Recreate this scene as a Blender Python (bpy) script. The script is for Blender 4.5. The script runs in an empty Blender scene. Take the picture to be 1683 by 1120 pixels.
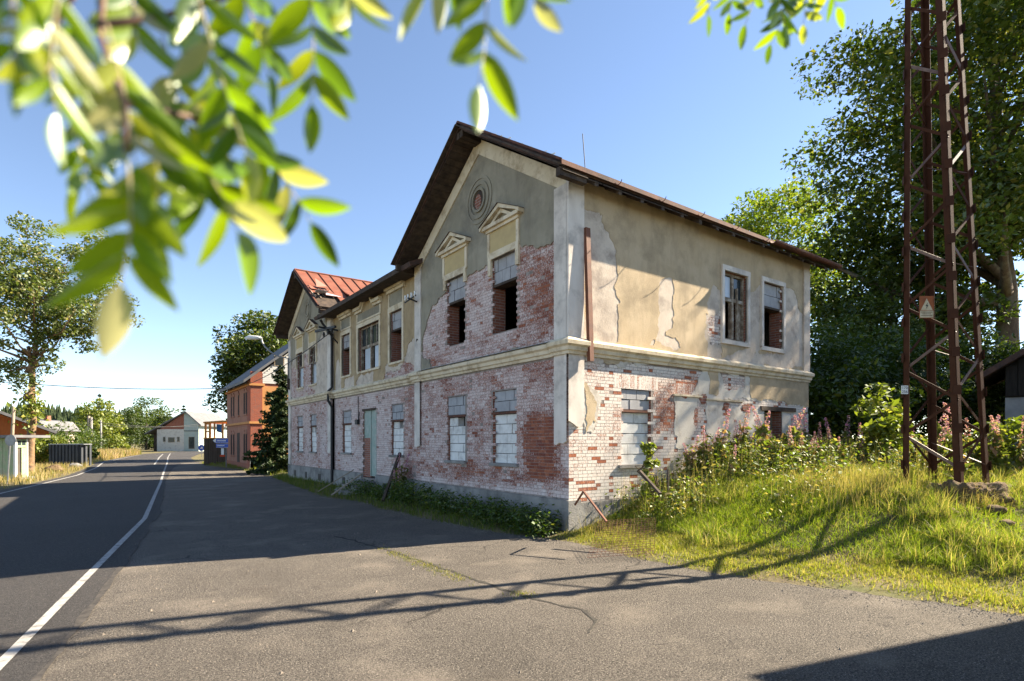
import bpy, bmesh, math, random
import numpy as np
from mathutils import Vector, Matrix, noise as mnoise

sc = bpy.context.scene
R = math.radians
# ------------------------------------------------------------------ camera, sky, sun, exposure
EYE = 2.08
FPX, CXP, HYP = 927.7, 841.5, 725.0          # focal length / principal column / horizon row of the photograph (1683 px wide)
FWD = (0.5858, 0.8104)
cam_d = bpy.data.cameras.new('camera'); cam = bpy.data.objects.new('camera', cam_d); sc.collection.objects.link(cam)
cam.location = (0, 0, EYE); cam.rotation_euler = (R(90), 0, -math.atan2(FWD[0], FWD[1]))
cam_d.sensor_width = 36; cam_d.lens = 36*FPX/1683; cam_d.shift_y = (HYP-560)/1683
cam_d.clip_start = 0.05; cam_d.clip_end = 6000
cam_d.dof.use_dof = True; cam_d.dof.focus_distance = 15; cam_d.dof.aperture_fstop = 2.5
sc.camera = cam
SUN_AZ = math.atan2(0.972, -0.238); SUN_EL = R(36)     # azimuth clockwise from +Y
SUN = Vector((math.sin(SUN_AZ)*math.cos(SUN_EL), math.cos(SUN_AZ)*math.cos(SUN_EL), math.sin(SUN_EL)))
w = bpy.data.worlds.new('World'); sc.world = w; w.use_nodes = True
nt = w.node_tree; nt.nodes.clear()
sky = nt.nodes.new('ShaderNodeTexSky'); sky.sky_type = 'NISHITA'; sky.sun_disc = False
sky.sun_elevation = SUN_EL; sky.sun_rotation = SUN_AZ; sky.altitude = 2500; sky.air_density = 1.0; sky.dust_density = 0.4; sky.ozone_density = 1.0
bg = nt.nodes.new('ShaderNodeBackground'); bg.inputs[1].default_value = 0.072
wo = nt.nodes.new('ShaderNodeOutputWorld'); nt.links.new(sky.outputs[0], bg.inputs[0]); nt.links.new(bg.outputs[0], wo.inputs[0])
sl = bpy.data.lights.new('sun', 'SUN'); sl.energy = 5.0; sl.angle = R(0.5); sl.color = (1.0, 0.89, 0.72)
so = bpy.data.objects.new('sun', sl); sc.collection.objects.link(so); so.rotation_euler = SUN.to_track_quat('Z', 'Y').to_euler(); so.location = (30, -8, 40)
vs = sc.view_settings; vs.view_transform = 'Standard'; vs.look = 'None'; vs.gamma = 1; vs.use_curve_mapping = False; vs.exposure = 2.05; vs.use_white_balance = True; vs.white_balance_temperature = 6800; vs.white_balance_tint = 10
sc.cycles.max_bounces = 6; sc.cycles.transparent_max_bounces = 8

# ------------------------------------------------------------------ helpers
C = sc.collection
def ray(x):
    l = (x-CXP)/FPX
    return FWD[0]+l*FWD[1], FWD[1]-l*FWD[0]
def at(x, y, d):                              # photograph pixel + depth -> world point
    a, b = ray(x); return Vector((d*a, d*b, EYE-(y-HYP)/FPX*d))
def fuv(x, y, X=8.34):                        # pixel on the road-side facade -> (along, up)
    a, b = ray(x); t = X/a; return (t*b, EYE-(y-HYP)/FPX*t)
def suv(x, y, Y=9.39):                        # pixel on the end facade
    a, b = ray(x); t = Y/b; return (t*a, EYE-(y-HYP)/FPX*t)
def sm(a, b, x):
    t = min(1, max(0, (x-a)/(b-a))); return t*t*(3-2*t)

class MB:
    def __init__(s): s.v = []; s.f = []; s.m = []
    def face(s, pts, mi=0):
        b = len(s.v); s.v += [tuple(p) for p in pts]; s.f.append(tuple(range(b, b+len(pts)))); s.m.append(mi)
    def box(s, a, b, mi=0):
        x0, y0, z0 = (min(p, q) for p, q in zip(a, b)); x1, y1, z1 = (max(p, q) for p, q in zip(a, b))
        n = len(s.v)
        s.v += [(x0,y0,z0),(x1,y0,z0),(x1,y1,z0),(x0,y1,z0),(x0,y0,z1),(x1,y0,z1),(x1,y1,z1),(x0,y1,z1)]
        for f in ((0,3,2,1),(4,5,6,7),(0,1,5,4),(1,2,6,5),(2,3,7,6),(3,0,4,7)):
            s.f.append(tuple(n+i for i in f)); s.m.append(mi)
        return s
    def hexa(s, p, mi=0):                      # 8 points: bottom quad, top quad
        n = len(s.v); s.v += [tuple(q) for q in p]
        for f in ((0,3,2,1),(4,5,6,7),(0,1,5,4),(1,2,6,5),(2,3,7,6),(3,0,4,7)):
            s.f.append(tuple(n+i for i in f)); s.m.append(mi)
        return s
    def bar(s, p, q, wd, ht, up=(0,0,1), mi=0):  # rectangular bar from p to q
        p = Vector(p); q = Vector(q); d = (q-p).normalized(); u = Vector(up)
        sx = d.cross(u)
        if sx.length < 1e-4: sx = d.cross(Vector((1,0,0)))
        sx.normalize(); u = sx.cross(d).normalized(); a = sx*wd/2; b = u*ht/2
        return s.hexa([p-a-b, p+a-b, q+a-b, q-a-b, p-a+b, p+a+b, q+a+b, q-a+b], mi)
    def tube(s, pts, rad, n=7, mi=0, cap=True):
        pts = [Vector(p) for p in pts]; rings = []
        if not hasattr(rad, '__len__'): rad = [rad]*len(pts)
        ref = Vector((0.3,0.2,1)).normalized()
        for i, p in enumerate(pts):
            d = (pts[min(i+1, len(pts)-1)]-pts[max(i-1, 0)]).normalized()
            a = d.cross(ref)
            if a.length < 0.05: a = d.cross(Vector((1,0,0)))
            a.normalize(); b = d.cross(a).normalized()
            base = len(s.v)
            for k in range(n):
                t = 2*math.pi*k/n; s.v.append(tuple(p+(a*math.cos(t)+b*math.sin(t))*rad[i]))
            rings.append(base)
        for i in range(len(rings)-1):
            for k in range(n):
                s.f.append((rings[i]+k, rings[i]+(k+1)%n, rings[i+1]+(k+1)%n, rings[i+1]+k)); s.m.append(mi)
        if cap:
            s.f.append(tuple(rings[0]+k for k in range(n))[::-1]); s.m.append(mi)
            s.f.append(tuple(rings[-1]+k for k in range(n))); s.m.append(mi)
        return s
    def prism(s, poly, fn, w0, w1, mi=0):      # polygon in (u,v) extruded from w0 to w1 through fn(u,v,w)
        n = len(poly)
        a = [fn(u, v, w0) for u, v in poly]; b = [fn(u, v, w1) for u, v in poly]
        s.face(a, mi); s.face(b[::-1], mi)
        for i in range(n):
            j = (i+1) % n; s.face([a[i], b[i], b[j], a[j]], mi)
        return s
    def mesh(s, name, mats, smooth=False):
        me = bpy.data.meshes.new(name); me.from_pydata(s.v, [], s.f)
        if not isinstance(mats, (list, tuple)): mats = [mats]
        for m in mats: me.materials.append(m)
        if len(mats) > 1: me.polygons.foreach_set('material_index', s.m)
        bm = bmesh.new(); bm.from_mesh(me)
        bmesh.ops.recalc_face_normals(bm, faces=bm.faces); bm.to_mesh(me); bm.free()
        if smooth: me.polygons.foreach_set('use_smooth', [True]*len(me.polygons))
        me.update(); return me
    def build(s, name, mats, parent=None, smooth=False, **kw):
        return link(name, s.mesh(name, mats, smooth), parent, **kw)

def link(name, me, parent=None, label=None, cat=None, group=None, kind=None):
    o = bpy.data.objects.new(name, me); C.objects.link(o)
    if parent is not None:
        o.parent = parent; o.matrix_parent_inverse = parent.matrix_basis.inverted()
    return tag(o, label, cat, group, kind)
def tag(o, label=None, cat=None, group=None, kind=None):
    if label: o['label'] = label
    if cat: o['category'] = cat
    if group: o['group'] = group
    if kind: o['kind'] = kind
    return o
def thing(name, loc, label, cat, group=None):
    o = bpy.data.objects.new(name, None); C.objects.link(o); o.location = loc; o.empty_display_size = 0.2
    return tag(o, label, cat, group)
def np_mesh(name, V, F, mat, col=None, smooth=False):   # V (n,3), F (m,k) numpy; col per-vertex RGB
    me = bpy.data.meshes.new(name); n, (m, k) = len(V), F.shape
    me.vertices.add(n); me.vertices.foreach_set('co', np.asarray(V, np.float32).ravel())
    me.loops.add(m*k); me.loops.foreach_set('vertex_index', F.astype(np.int32).ravel())
    me.polygons.add(m); me.polygons.foreach_set('loop_start', np.arange(0, m*k, k, dtype=np.int32))
    try: me.polygons.foreach_set('loop_total', np.full(m, k, np.int32))
    except Exception: pass
    if smooth: me.polygons.foreach_set('use_smooth', np.ones(m, bool))
    me.update(calc_edges=True)
    if not smooth: me.shade_flat()
    if col is not None:
        a = me.color_attributes.new('col', 'FLOAT_COLOR', 'POINT')
        c4 = np.ones((n, 4), np.float32); c4[:, :3] = col; a.data.foreach_set('color', c4.ravel())
    me.materials.append(mat); return me
# vectorised value noise
_rs = np.random.RandomState(7); _tab = _rs.rand(256, 256)
def vnoise(u, v):
    iu = np.floor(u).astype(int); iv = np.floor(v).astype(int); fu = u-iu; fv = v-iv
    fu = fu*fu*(3-2*fu); fv = fv*fv*(3-2*fv); T = lambda a, b: _tab[a % 256, b % 256]
    return (T(iu,iv)*(1-fu)+T(iu+1,iv)*fu)*(1-fv)+(T(iu,iv+1)*(1-fu)+T(iu+1,iv+1)*fu)*fv
def fbm(u, v, s=1.0, o=4):
    u = np.asarray(u, float); v = np.asarray(v, float)
    r = 0; a = 0.5; t = 0
    for k in range(o):
        r = r+a*vnoise(u*s+17.3*k, v*s+9.1*k); t += a; a *= 0.5; s *= 2.03
    return r/t*2-1
def sdf(poly, U, V):                           # signed distance, positive inside
    P = np.array(poly, float); d = np.full(U.shape, 1e9); ins = np.zeros(U.shape, bool)
    for i in range(len(P)):
        a = P[i]; b = P[(i+1) % len(P)]; e = b-a; L = (e*e).sum()+1e-12
        t = np.clip(((U-a[0])*e[0]+(V-a[1])*e[1])/L, 0, 1)
        d = np.minimum(d, np.hypot(U-a[0]-t*e[0], V-a[1]-t*e[1]))
        c = ((a[1] > V) != (b[1] > V)) & (U < (b[0]-a[0])*(V-a[1])/((b[1]-a[1]) if b[1] != a[1] else 1e-9)+a[0])
        ins ^= c
    return np.where(ins, d, -d)

# ------------------------------------------------------------------ materials
def NM(name):
    m = bpy.data.materials.new(name); m.use_nodes = True; t = m.node_tree
    return m, t, t.nodes['Principled BSDF'], t.nodes['Material Output']
def nd(t, kind, **kw):
    n = t.nodes.new(kind)
    for k, v in kw.items():
        if k in n.inputs: n.inputs[k].default_value = v
        else: setattr(n, k, v)
    return n
def noise_f(t, scale, detail=4, rough=0.55, stretch=None, coord=None):
    g = t.nodes.new('ShaderNodeNewGeometry'); src = g.outputs['Position']
    if stretch:
        mp = nd(t, 'ShaderNodeMapping'); mp.inputs['Scale'].default_value = stretch; t.links.new(src, mp.inputs[0]); src = mp.outputs[0]
    n = nd(t, 'ShaderNodeTexNoise', Scale=scale, Detail=detail, Roughness=rough); t.links.new(src, n.inputs['Vector'])
    return n.outputs['Fac']
def ramp(t, fac, a, b, ca=(0,0,0), cb=(1,1,1)):
    r = t.nodes.new('ShaderNodeValToRGB'); e = r.color_ramp.elements
    e[0].position = a; e[1].position = b; e[0].color = (*ca, 1); e[1].color = (*cb, 1)
    t.links.new(fac, r.inputs[0]); return r.outputs[0]
def mixc(t, fac, a, b, mode='MIX'):
    m = t.nodes.new('ShaderNodeMix'); m.data_type = 'RGBA'; m.blend_type = mode
    for sock, val in ((m.inputs[0], fac), (m.inputs[6], a), (m.inputs[7], b)):
        if hasattr(val, 'is_linked') or isinstance(val, bpy.types.NodeSocket): t.links.new(val, sock)
        elif isinstance(val, (int, float)): sock.default_value = val
        else: sock.default_value = (*val, 1)
    return m.outputs[2]
def bump(t, b, h, strength=0.3, dist=0.01):
    n = nd(t, 'ShaderNodeBump', Strength=strength, Distance=dist); t.links.new(h, n.inputs['Height']); t.links.new(n.outputs[0], b.inputs['Normal'])
def simple(name, c, c2=None, scale=3, rough=0.85, metal=0, bs=0.25, bscale=40, bd=0.008, stretch=None, dirt=None, dscale=1.2, spec=0.3, lo=0.35, hi=0.65, streak=None):
    m, t, b, o = NM(name); col = c
    if c2 is not None: col = mixc(t, ramp(t, noise_f(t, scale, 6, 0.6, stretch), lo, hi), c, c2)
    if dirt is not None: col = mixc(t, ramp(t, noise_f(t, dscale, 7, 0.68), 0.48, 0.66), col if c2 is not None else c, dirt)
    if streak is not None: col = mixc(t, ramp(t, noise_f(t, 1.0, 8, 0.72, (2.6,2.6,0.5)), 0.52, 0.80), col, streak)
    if isinstance(col, tuple): b.inputs['Base Color'].default_value = (*col, 1)
    else: t.links.new(col, b.inputs['Base Color'])
    b.inputs['Roughness'].default_value = rough; b.inputs['Metallic'].default_value = metal; b.inputs['Specular IOR Level'].default_value = spec
    if bs: bump(t, b, noise_f(t, bscale, 5, 0.65), bs, bd)
    return m
def leafmat(name, tint=(1,1,1), trans=0.45, rough=0.6, gloss=0.05, attr=True):
    m, t, b, o = NM(name); t.nodes.remove(b)
    if attr:
        a = nd(t, 'ShaderNodeVertexColor', layer_name='col'); col = mixc(t, 1.0, a.outputs[0], tint, 'MULTIPLY')
    d = nd(t, 'ShaderNodeBsdfDiffuse'); tr = nd(t, 'ShaderNodeBsdfTranslucent'); g = nd(t, 'ShaderNodeBsdfGlossy', Roughness=rough)
    g.inputs[0].default_value = (0.6, 0.65, 0.6, 1)
    t.links.new(col, d.inputs[0]); warm = mixc(t, 1.0, col, (1.05, 1.15, 0.45), 'MULTIPLY'); t.links.new(warm, tr.inputs[0])
    m1 = nd(t, 'ShaderNodeMixShader'); m1.inputs[0].default_value = trans; t.links.new(d.outputs[0], m1.inputs[1]); t.links.new(tr.outputs[0], m1.inputs[2])
    fr = nd(t, 'ShaderNodeFresnel', IOR=1.4); mm = nd(t, 'ShaderNodeMath', operation='MULTIPLY'); t.links.new(fr.outputs[0], mm.inputs[0]); mm.inputs[1].default_value = gloss*2.2
    m2 = nd(t, 'ShaderNodeMixShader'); t.links.new(mm.outputs[0], m2.inputs[0]); t.links.new(m1.outputs[0], m2.inputs[1]); t.links.new(g.outputs[0], m2.inputs[2])
    t.links.new(m2.outputs[0], o.inputs[0]); return m
M = {}
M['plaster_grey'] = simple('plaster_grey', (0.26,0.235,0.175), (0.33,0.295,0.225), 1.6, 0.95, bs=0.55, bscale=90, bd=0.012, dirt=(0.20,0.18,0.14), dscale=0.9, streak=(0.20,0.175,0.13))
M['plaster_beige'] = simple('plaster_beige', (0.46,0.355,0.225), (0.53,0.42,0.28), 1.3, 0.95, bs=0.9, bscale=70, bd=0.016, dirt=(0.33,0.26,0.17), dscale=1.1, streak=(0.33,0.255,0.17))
M['plaster_ochre'] = simple('plaster_ochre', (0.37,0.27,0.15), (0.43,0.325,0.195), 1.5, 0.95, bs=0.5, bscale=80, bd=0.01, dirt=(0.28,0.20,0.115), dscale=1.3, streak=(0.25,0.185,0.115))
M['undercoat'] = simple('undercoat', (0.50,0.42,0.34), (0.60,0.52,0.43), 2.5, 0.95, bs=0.5, bscale=25, bd=0.012, dirt=(0.36,0.30,0.25), dscale=2.2)
M['undercoat_pale'] = simple('undercoat_pale', (0.58,0.54,0.47), (0.68,0.64,0.57), 2.0, 0.95, bs=0.5, bscale=22, bd=0.014, dirt=(0.42,0.37,0.31), dscale=2.0)
M['cream'] = simple('cream_trim', (0.62,0.52,0.36), (0.70,0.61,0.46), 2.2, 0.9, bs=0.3, bscale=50, dirt=(0.40,0.31,0.20), dscale=2.6)
M['white_trim'] = simple('white_trim', (0.70,0.64,0.57), (0.58,0.52,0.46), 3.0, 0.9, bs=0.35, bscale=45, dirt=(0.40,0.36,0.32), dscale=1.6, stretch=(1,1,0.35))
M['ochre_panel'] = simple('ochre_panel', (0.52,0.40,0.20), (0.46,0.35,0.18), 4, 0.95, bs=0.4, bscale=90)
M['mortar'] = simple('mortar', (0.20,0.17,0.15), (0.34,0.29,0.26), 6, 1.0, bs=0.6, bscale=60)
M['concrete'] = simple('concrete', (0.22,0.21,0.20), (0.30,0.29,0.27), 1.5, 0.95, bs=0.6, bscale=25, bd=0.02, dirt=(0.13,0.125,0.12), dscale=1.4)
M['block_white'] = simple('block_white', (0.76,0.75,0.72), (0.66,0.65,0.62), 3, 0.95, bs=0.35, bscale=60, bd=0.01, dirt=(0.46,0.44,0.41), dscale=2.2)
M['block_grey'] = simple('block_grey', (0.30,0.30,0.31), (0.38,0.38,0.39), 4, 0.95, bs=0.3, bscale=80)
M['wood_dark'] = simple('wood_dark', (0.035,0.025,0.020), (0.085,0.060,0.042), 5, 0.85, bs=0.4, bscale=30, stretch=(1,1,1))
M['wood_grey'] = simple('wood_grey', (0.20,0.16,0.12), (0.30,0.25,0.19), 7, 0.9, bs=0.4, bscale=30, stretch=(4,4,0.6))
M['wood_frame'] = simple('wood_frame', (0.16,0.12,0.085), (0.26,0.20,0.14), 6, 0.85, bs=0.3, bscale=40, dirt=(0.42,0.38,0.32), dscale=6)
M['rust'] = simple('rust', (0.085,0.030,0.018), (0.15,0.055,0.030), 5, 0.8, bs=0.4, bscale=60, dirt=(0.045,0.022,0.016), dscale=3, spec=0.35)
M['rust_bright'] = simple('rust_bright', (0.20,0.070,0.035), (0.12,0.045,0.025), 4, 0.7, bs=0.3, bscale=60, spec=0.4)
M['tower_steel'] = simple('tower_steel', (0.062,0.023,0.011), (0.040,0.016,0.009), 4, 0.8, bs=0.25, bscale=50, dirt=(0.075,0.031,0.016), dscale=2, spec=0.15)
M['steel_sunlit'] = simple('steel_sunlit', (0.17,0.105,0.078), (0.09,0.045,0.032), 6, 0.55, bs=0.2, spec=0.5)  # pylon steel again, paler: the sunlit look of some braces painted as colour
M['red_roof'] = simple('red_roof', (0.19,0.058,0.034), (0.25,0.095,0.058), 2.5, 0.6, bs=0.15, bscale=12, dirt=(0.17,0.075,0.05), dscale=1.4, spec=0.25)
M['dark_roof'] = simple('dark_roof', (0.040,0.030,0.027), (0.085,0.048,0.036), 3, 0.8, bs=0.3, bscale=30, dirt=(0.13,0.065,0.045), dscale=2.5)
M['grey_roof'] = simple('grey_roof', (0.17,0.17,0.175), (0.12,0.12,0.125), 1.5, 0.75, bs=0.3, bscale=14)
M['black_metal'] = simple('black_metal', (0.018,0.018,0.020), None, rough=0.55, bs=0, spec=0.4)
M['grey_metal'] = simple('grey_metal', (0.26,0.27,0.28), (0.20,0.20,0.21), 5, 0.5, metal=0.6, bs=0.1, spec=0.5)
M['white_paint'] = simple('white_paint', (0.76,0.76,0.74), (0.66,0.66,0.64), 4, 0.7, bs=0.1)
M['interior'] = simple('interior', (0.10,0.085,0.07), (0.07,0.06,0.05), 3, 1.0, bs=0)
M['teal'] = simple('teal_door', (0.26,0.34,0.29), (0.34,0.41,0.36), 4, 0.85, bs=0.2, dirt=(0.40,0.42,0.38), dscale=3)
M['porcelain'] = simple('porcelain', (0.7,0.7,0.68), None, rough=0.2, bs=0, spec=0.6)
def glass(name='pane_glass'):
    m, t, b, o = NM(name); b.inputs['Base Color'].default_value = (0.03,0.04,0.045,1); b.inputs['Roughness'].default_value = 0.12; b.inputs['Specular IOR Level'].default_value = 0.35
    return m
M['glass'] = glass()
M['dark_pane'] = simple('dark_pane', (0.03,0.018,0.016), None, rough=0.8, bs=0, spec=0.1)
M['pale_sheet'] = simple('pale_sheet', (0.45,0.50,0.56), (0.36,0.41,0.47), 3, 0.35, bs=0.05, spec=0.5)
def brickmat():                                # whitewashed brick: colour attribute = (whitewash, tone, -)
    m, t, b, o = NM('brick')
    a = nd(t, 'ShaderNodeVertexColor', layer_name='col'); s = nd(t, 'ShaderNodeSeparateColor'); t.links.new(a.outputs[0], s.inputs[0])
    red = mixc(t, s.outputs[1], (0.17,0.045,0.030), (0.42,0.15,0.075))
    red = mixc(t, ramp(t, noise_f(t, 22, 4), 0.4, 0.7), red, (0.20,0.075,0.055))
    white = mixc(t, ramp(t, noise_f(t, 5, 5), 0.35, 0.7), (0.66,0.575,0.545), (0.55,0.435,0.405))
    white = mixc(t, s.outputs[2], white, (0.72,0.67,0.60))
    n = noise_f(t, 26, 7, 0.75); ad = nd(t, 'ShaderNodeMath', operation='ADD'); t.links.new(s.outputs[0], ad.inputs[0]); t.links.new(n, ad.inputs[1])
    m3 = nd(t, 'ShaderNodeMath', operation='MULTIPLY_ADD'); t.links.new(n, m3.inputs[0]); m3.inputs[1].default_value = 2.1; t.links.new(s.outputs[0], m3.inputs[2]); m4 = nd(t, 'ShaderNodeMath', operation='SUBTRACT'); t.links.new(m3.outputs[0], m4.inputs[0]); m4.inputs[1].default_value = 1.05
    f = ramp(t, m4.outputs[0], 0.28, 0.70)
    col = mixc(t, f, red, white); t.links.new(col, b.inputs['Base Color'])
    b.inputs['Roughness'].default_value = 0.95; b.inputs['Specular IOR Level'].default_value = 0.2
    h = nd(t, 'ShaderNodeMath', operation='ADD'); n2 = noise_f(t, 70, 5, 0.7); t.links.new(n2, h.inputs[0]); t.links.new(f, h.inputs[1])
    bump(t, b, h.outputs[0], 0.22, 0.004); return m
M['brick'] = brickmat()
def brickproc(name, c1, c2, mor, scale=1.0):   # for reveals and far walls
    m, t, b, o = NM(name); tc = t.nodes.new('ShaderNodeNewGeometry')
    sx = nd(t, 'ShaderNodeSeparateXYZ'); t.links.new(tc.outputs['Position'], sx.inputs[0])
    ad = nd(t, 'ShaderNodeMath', operation='ADD'); t.links.new(sx.outputs[0], ad.inputs[0]); t.links.new(sx.outputs[1], ad.inputs[1])
    cx = nd(t, 'ShaderNodeCombineXYZ'); t.links.new(ad.outputs[0], cx.inputs[0]); t.links.new(sx.outputs[2], cx.inputs[1])
    br = nd(t, 'ShaderNodeTexBrick'); t.links.new(cx.outputs[0], br.inputs['Vector'])
    br.inputs['Scale'].default_value = 1/scale; br.inputs['Brick Width'].default_value = 0.30; br.inputs['Row Height'].default_value = 0.077; br.inputs['Mortar Size'].default_value = 0.008
    br.inputs['Color1'].default_value = (*c1, 1); br.inputs['Color2'].default_value = (*c2, 1); br.inputs['Mortar'].default_value = (*mor, 1)
    t.links.new(mixc(t, ramp(t, noise_f(t, 9, 5, 0.7), 0.5, 0.75), br.outputs[0], (0.16,0.10,0.085)), b.inputs['Base Color'])
    b.inputs['Roughness'].default_value = 0.95
    bump(t, b, br.outputs['Fac'], -0.5, 0.01); return m
M['brick_reveal'] = brickproc('brick_reveal', (0.30,0.10,0.055), (0.20,0.065,0.04), (0.28,0.24,0.21))
M['brick_far'] = brickproc('brick_far', (0.33,0.095,0.05), (0.26,0.075,0.045), (0.28,0.16,0.11))
M['brick_far_red'] = brickproc('brick_far_red', (0.33,0.085,0.045), (0.27,0.07,0.04), (0.30,0.13,0.09))
# ------------------------------------------------------------------ ground, road, forecourt
GE = [(9.6,-6),(9.2,0),(8.94,1.89),(8.62,2.93),(8.31,4.12),(7.88,5.12),(7.69,6.65),(7.9,8.7),(7.6,9.4),(7.2,11.1),(6.95,14),(7.1,18.6),(6.7,21.6),(7.3,28),(7.84,34),(8.0,40),(7.6,47),(6.9,54),(7.5,62),(9,80),(13,104),(22,125),(40,145)]
LE = [(-9,-20),(-8,0),(-6.6,10),(-4.9,22),(-3.7,30.5),(-2.9,35.4),(-1.8,42.9),(-1.0,53.5),(-0.5,68),(2.8,93),(5.5,108),(13,130),(32,156)]
SE = [(-2.3,-20),(-1.1,2),(-0.47,6.37),(0.15,10.7),(1.34,19.7),(2.62,34.7),(4.0,48),(6.4,64)]
def interp(pts, y): return np.interp(y, [p[1] for p in pts], [p[0] for p in pts])
def smn(a, b, x): t = np.clip((x-a)/(b-a), 0, 1); return t*t*(3-2*t)
def gzv(x, y):                                 # terrain height: a grassy bank rises right of the forecourt
    x = np.asarray(x, float); y = np.asarray(y, float); d = x-interp(GE, y)
    wall = 0.10*smn(0, 0.9, d)
    b = 0.06*smn(0, .4, d)+1.12*smn(0.5, 5.2, d)+0.25*smn(6, 20, d)-0.25*np.exp(-((x-12.9)**2+(y-2.6)**2)/1.2)
    b = b*np.clip(1-(y-30)/15, 0, 1)
    b = np.where((y > 9.39) & (x < 18.9), wall, b)+0.10*(vnoise(x*0.9+50, y*0.9+50)-0.5)*smn(0.2, 1.5, d)
    return np.where((d <= 0) | (y > 60), -0.012, b)
def gz(x, y): return float(gzv(x, y))
def axis(a, b, step, lo, hi):
    c = list(np.arange(a, b, step)); s = step; x = a
    L = []
    while x > lo: s *= 1.35; x -= s; L.append(x)
    s = step; x = c[-1]; H = []
    while x < hi: s *= 1.35; x += s; H.append(x)
    return L[::-1]+c+H
gx = axis(-6, 22, 0.35, -2500, 2500); gy = axis(-6, 40, 0.4, -2500, 2500)
mb = MB(); nx, ny = len(gx), len(gy)
GX, GY = np.meshgrid(gx, gy); V = np.stack([GX, GY, gzv(GX, GY)], -1).reshape(-1, 3)
I = np.arange(nx*ny).reshape(ny, nx); F = np.stack([I[:-1,:-1], I[:-1,1:], I[1:,1:], I[1:,:-1]], -1).reshape(-1, 4)
m_soil = simple('meadow_ground', (0.085,0.090,0.030), (0.17,0.13,0.065), 0.9, 1.0, bs=0.6, bscale=18, bd=0.04, dirt=(0.10,0.075,0.045), dscale=0.6)
link('ground', np_mesh('ground', V, F, m_soil, smooth=True), kind='structure')

def asphalt(name, c, c2, grit, dark, sc2=0.8, cracks=False):
    m, t, b, o = NM(name)
    base = mixc(t, ramp(t, noise_f(t, sc2, 7, 0.65), 0.35, 0.68), c, c2)
    sp = ramp(t, noise_f(t, 46, 4, 0.8), 0.40, 0.56); col = mixc(t, sp, dark, base)
    md = ramp(t, noise_f(t, 17, 6, 0.72), 0.3, 0.75, (0.62,0.62,0.62), (1.25,1.25,1.25)); col = mixc(t, 1.0, col, md, 'MULTIPLY')
    st = ramp(t, noise_f(t, 62, 2, 0.5), 0.62, 0.68); col = mixc(t, st, col, grit)
    blot = ramp(t, noise_f(t, 2.3, 6, 0.75), 0.58, 0.72); bl = nd(t, 'ShaderNodeMath', operation='MULTIPLY'); t.links.new(blot, bl.inputs[0]); bl.inputs[1].default_value = 0.6
    col = mixc(t, bl.outputs[0], col, dark)
    t.links.new(col, b.inputs['Base Color']); b.inputs['Roughness'].default_value = 0.9; b.inputs['Specular IOR Level'].default_value = 0.25
    if cracks:
        g = t.nodes.new('ShaderNodeNewGeometry'); wn = nd(t, 'ShaderNodeTexNoise', Scale=2.2, Detail=5); t.links.new(g.outputs['Position'], wn.inputs['Vector'])
        va = nd(t, 'ShaderNodeVectorMath', operation='MULTIPLY_ADD'); t.links.new(wn.outputs['Color'], va.inputs[0]); va.inputs[1].default_value = (0.55,0.55,0); t.links.new(g.outputs['Position'], va.inputs[2])
        vo = nd(t, 'ShaderNodeTexVoronoi', feature='DISTANCE_TO_EDGE', Scale=0.42); t.links.new(va.outputs[0], vo.inputs['Vector'])
        cr = ramp(t, vo.outputs['Distance'], 0.002, 0.007, (1,1,1), (0,0,0)); mk = ramp(t, noise_f(t, 0.5, 3), 0.55, 0.63); mu = nd(t, 'ShaderNodeMath', operation='MULTIPLY'); t.links.new(cr, mu.inputs[0]); t.links.new(mk, mu.inputs[1])
        pale = ramp(t, noise_f(t, 0.7, 5, 0.6), 0.52, 0.70); pm = nd(t, 'ShaderNodeMath', operation='MULTIPLY'); t.links.new(pale, pm.inputs[0]); pm.inputs[1].default_value = 0.5; col = mixc(t, pm.outputs[0], col, (0.26,0.222,0.18))
        oil = ramp(t, noise_f(t, 0.9, 4, 0.5, (1,1,1)), 0.30, 0.40, (1,1,1), (0,0,0)); om = nd(t, 'ShaderNodeMath', operation='MULTIPLY'); t.links.new(oil, om.inputs[0]); om.inputs[1].default_value = 0.4; col = mixc(t, om.outputs[0], col, (0.10,0.085,0.07))
        col = mixc(t, mu.outputs[0], col, (0.04,0.035,0.03)); t.links.new(col, b.inputs['Base Color'])
    bump(t, b, noise_f(t, 40, 5, 0.8), 1.0, 0.035); return m
m_lot = asphalt('old_asphalt', (0.142,0.124,0.104), (0.198,0.173,0.146), (0.38,0.34,0.29), (0.032,0.028,0.025), cracks=True)
m_road = asphalt('road_asphalt', (0.062,0.057,0.055), (0.078,0.071,0.067), (0.12,0.11,0.10), (0.04,0.038,0.038), 0.35)
def strip(name, L, Rr, z, ys, mat, jl=0, jr=0, nseg=1, **kw):
    V = []; k = nseg+1
    for y in ys:
        a = L(y)+jl*float(fbm(y*1.3, 3.0, 1.0)); b = Rr(y)+jr*float(fbm(y*1.3, 8.0, 1.0, 5))
        for i in range(k): V.append((a+(b-a)*i/nseg, y, z))
    I = np.arange(len(V)).reshape(-1, k); F = np.stack([I[:-1,:-1], I[:-1,1:], I[1:,1:], I[1:,:-1]], -1).reshape(-1, 4)
    return link(name, np_mesh(name, np.array(V), F, mat), kind='structure', **kw)
ys1 = list(np.arange(-18, 40, 0.12))+list(np.arange(40, 64, 0.5))
strip('forecourt', lambda y: interp(SE, y)-0.4, lambda y: max(interp(GE, y), interp(SE, y)-0.2), 0.0, ys1, m_lot, 0, 0.45)
ys2 = list(np.arange(-18, 60, 0.5))+list(np.arange(60, 145, 1.5))
strip('road', lambda y: interp(LE, y), lambda y: interp(SE, y) if y < 62 else interp(GE, y)-0.3, 0.006, ys2, m_road, 0.1, 0.05)
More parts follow.
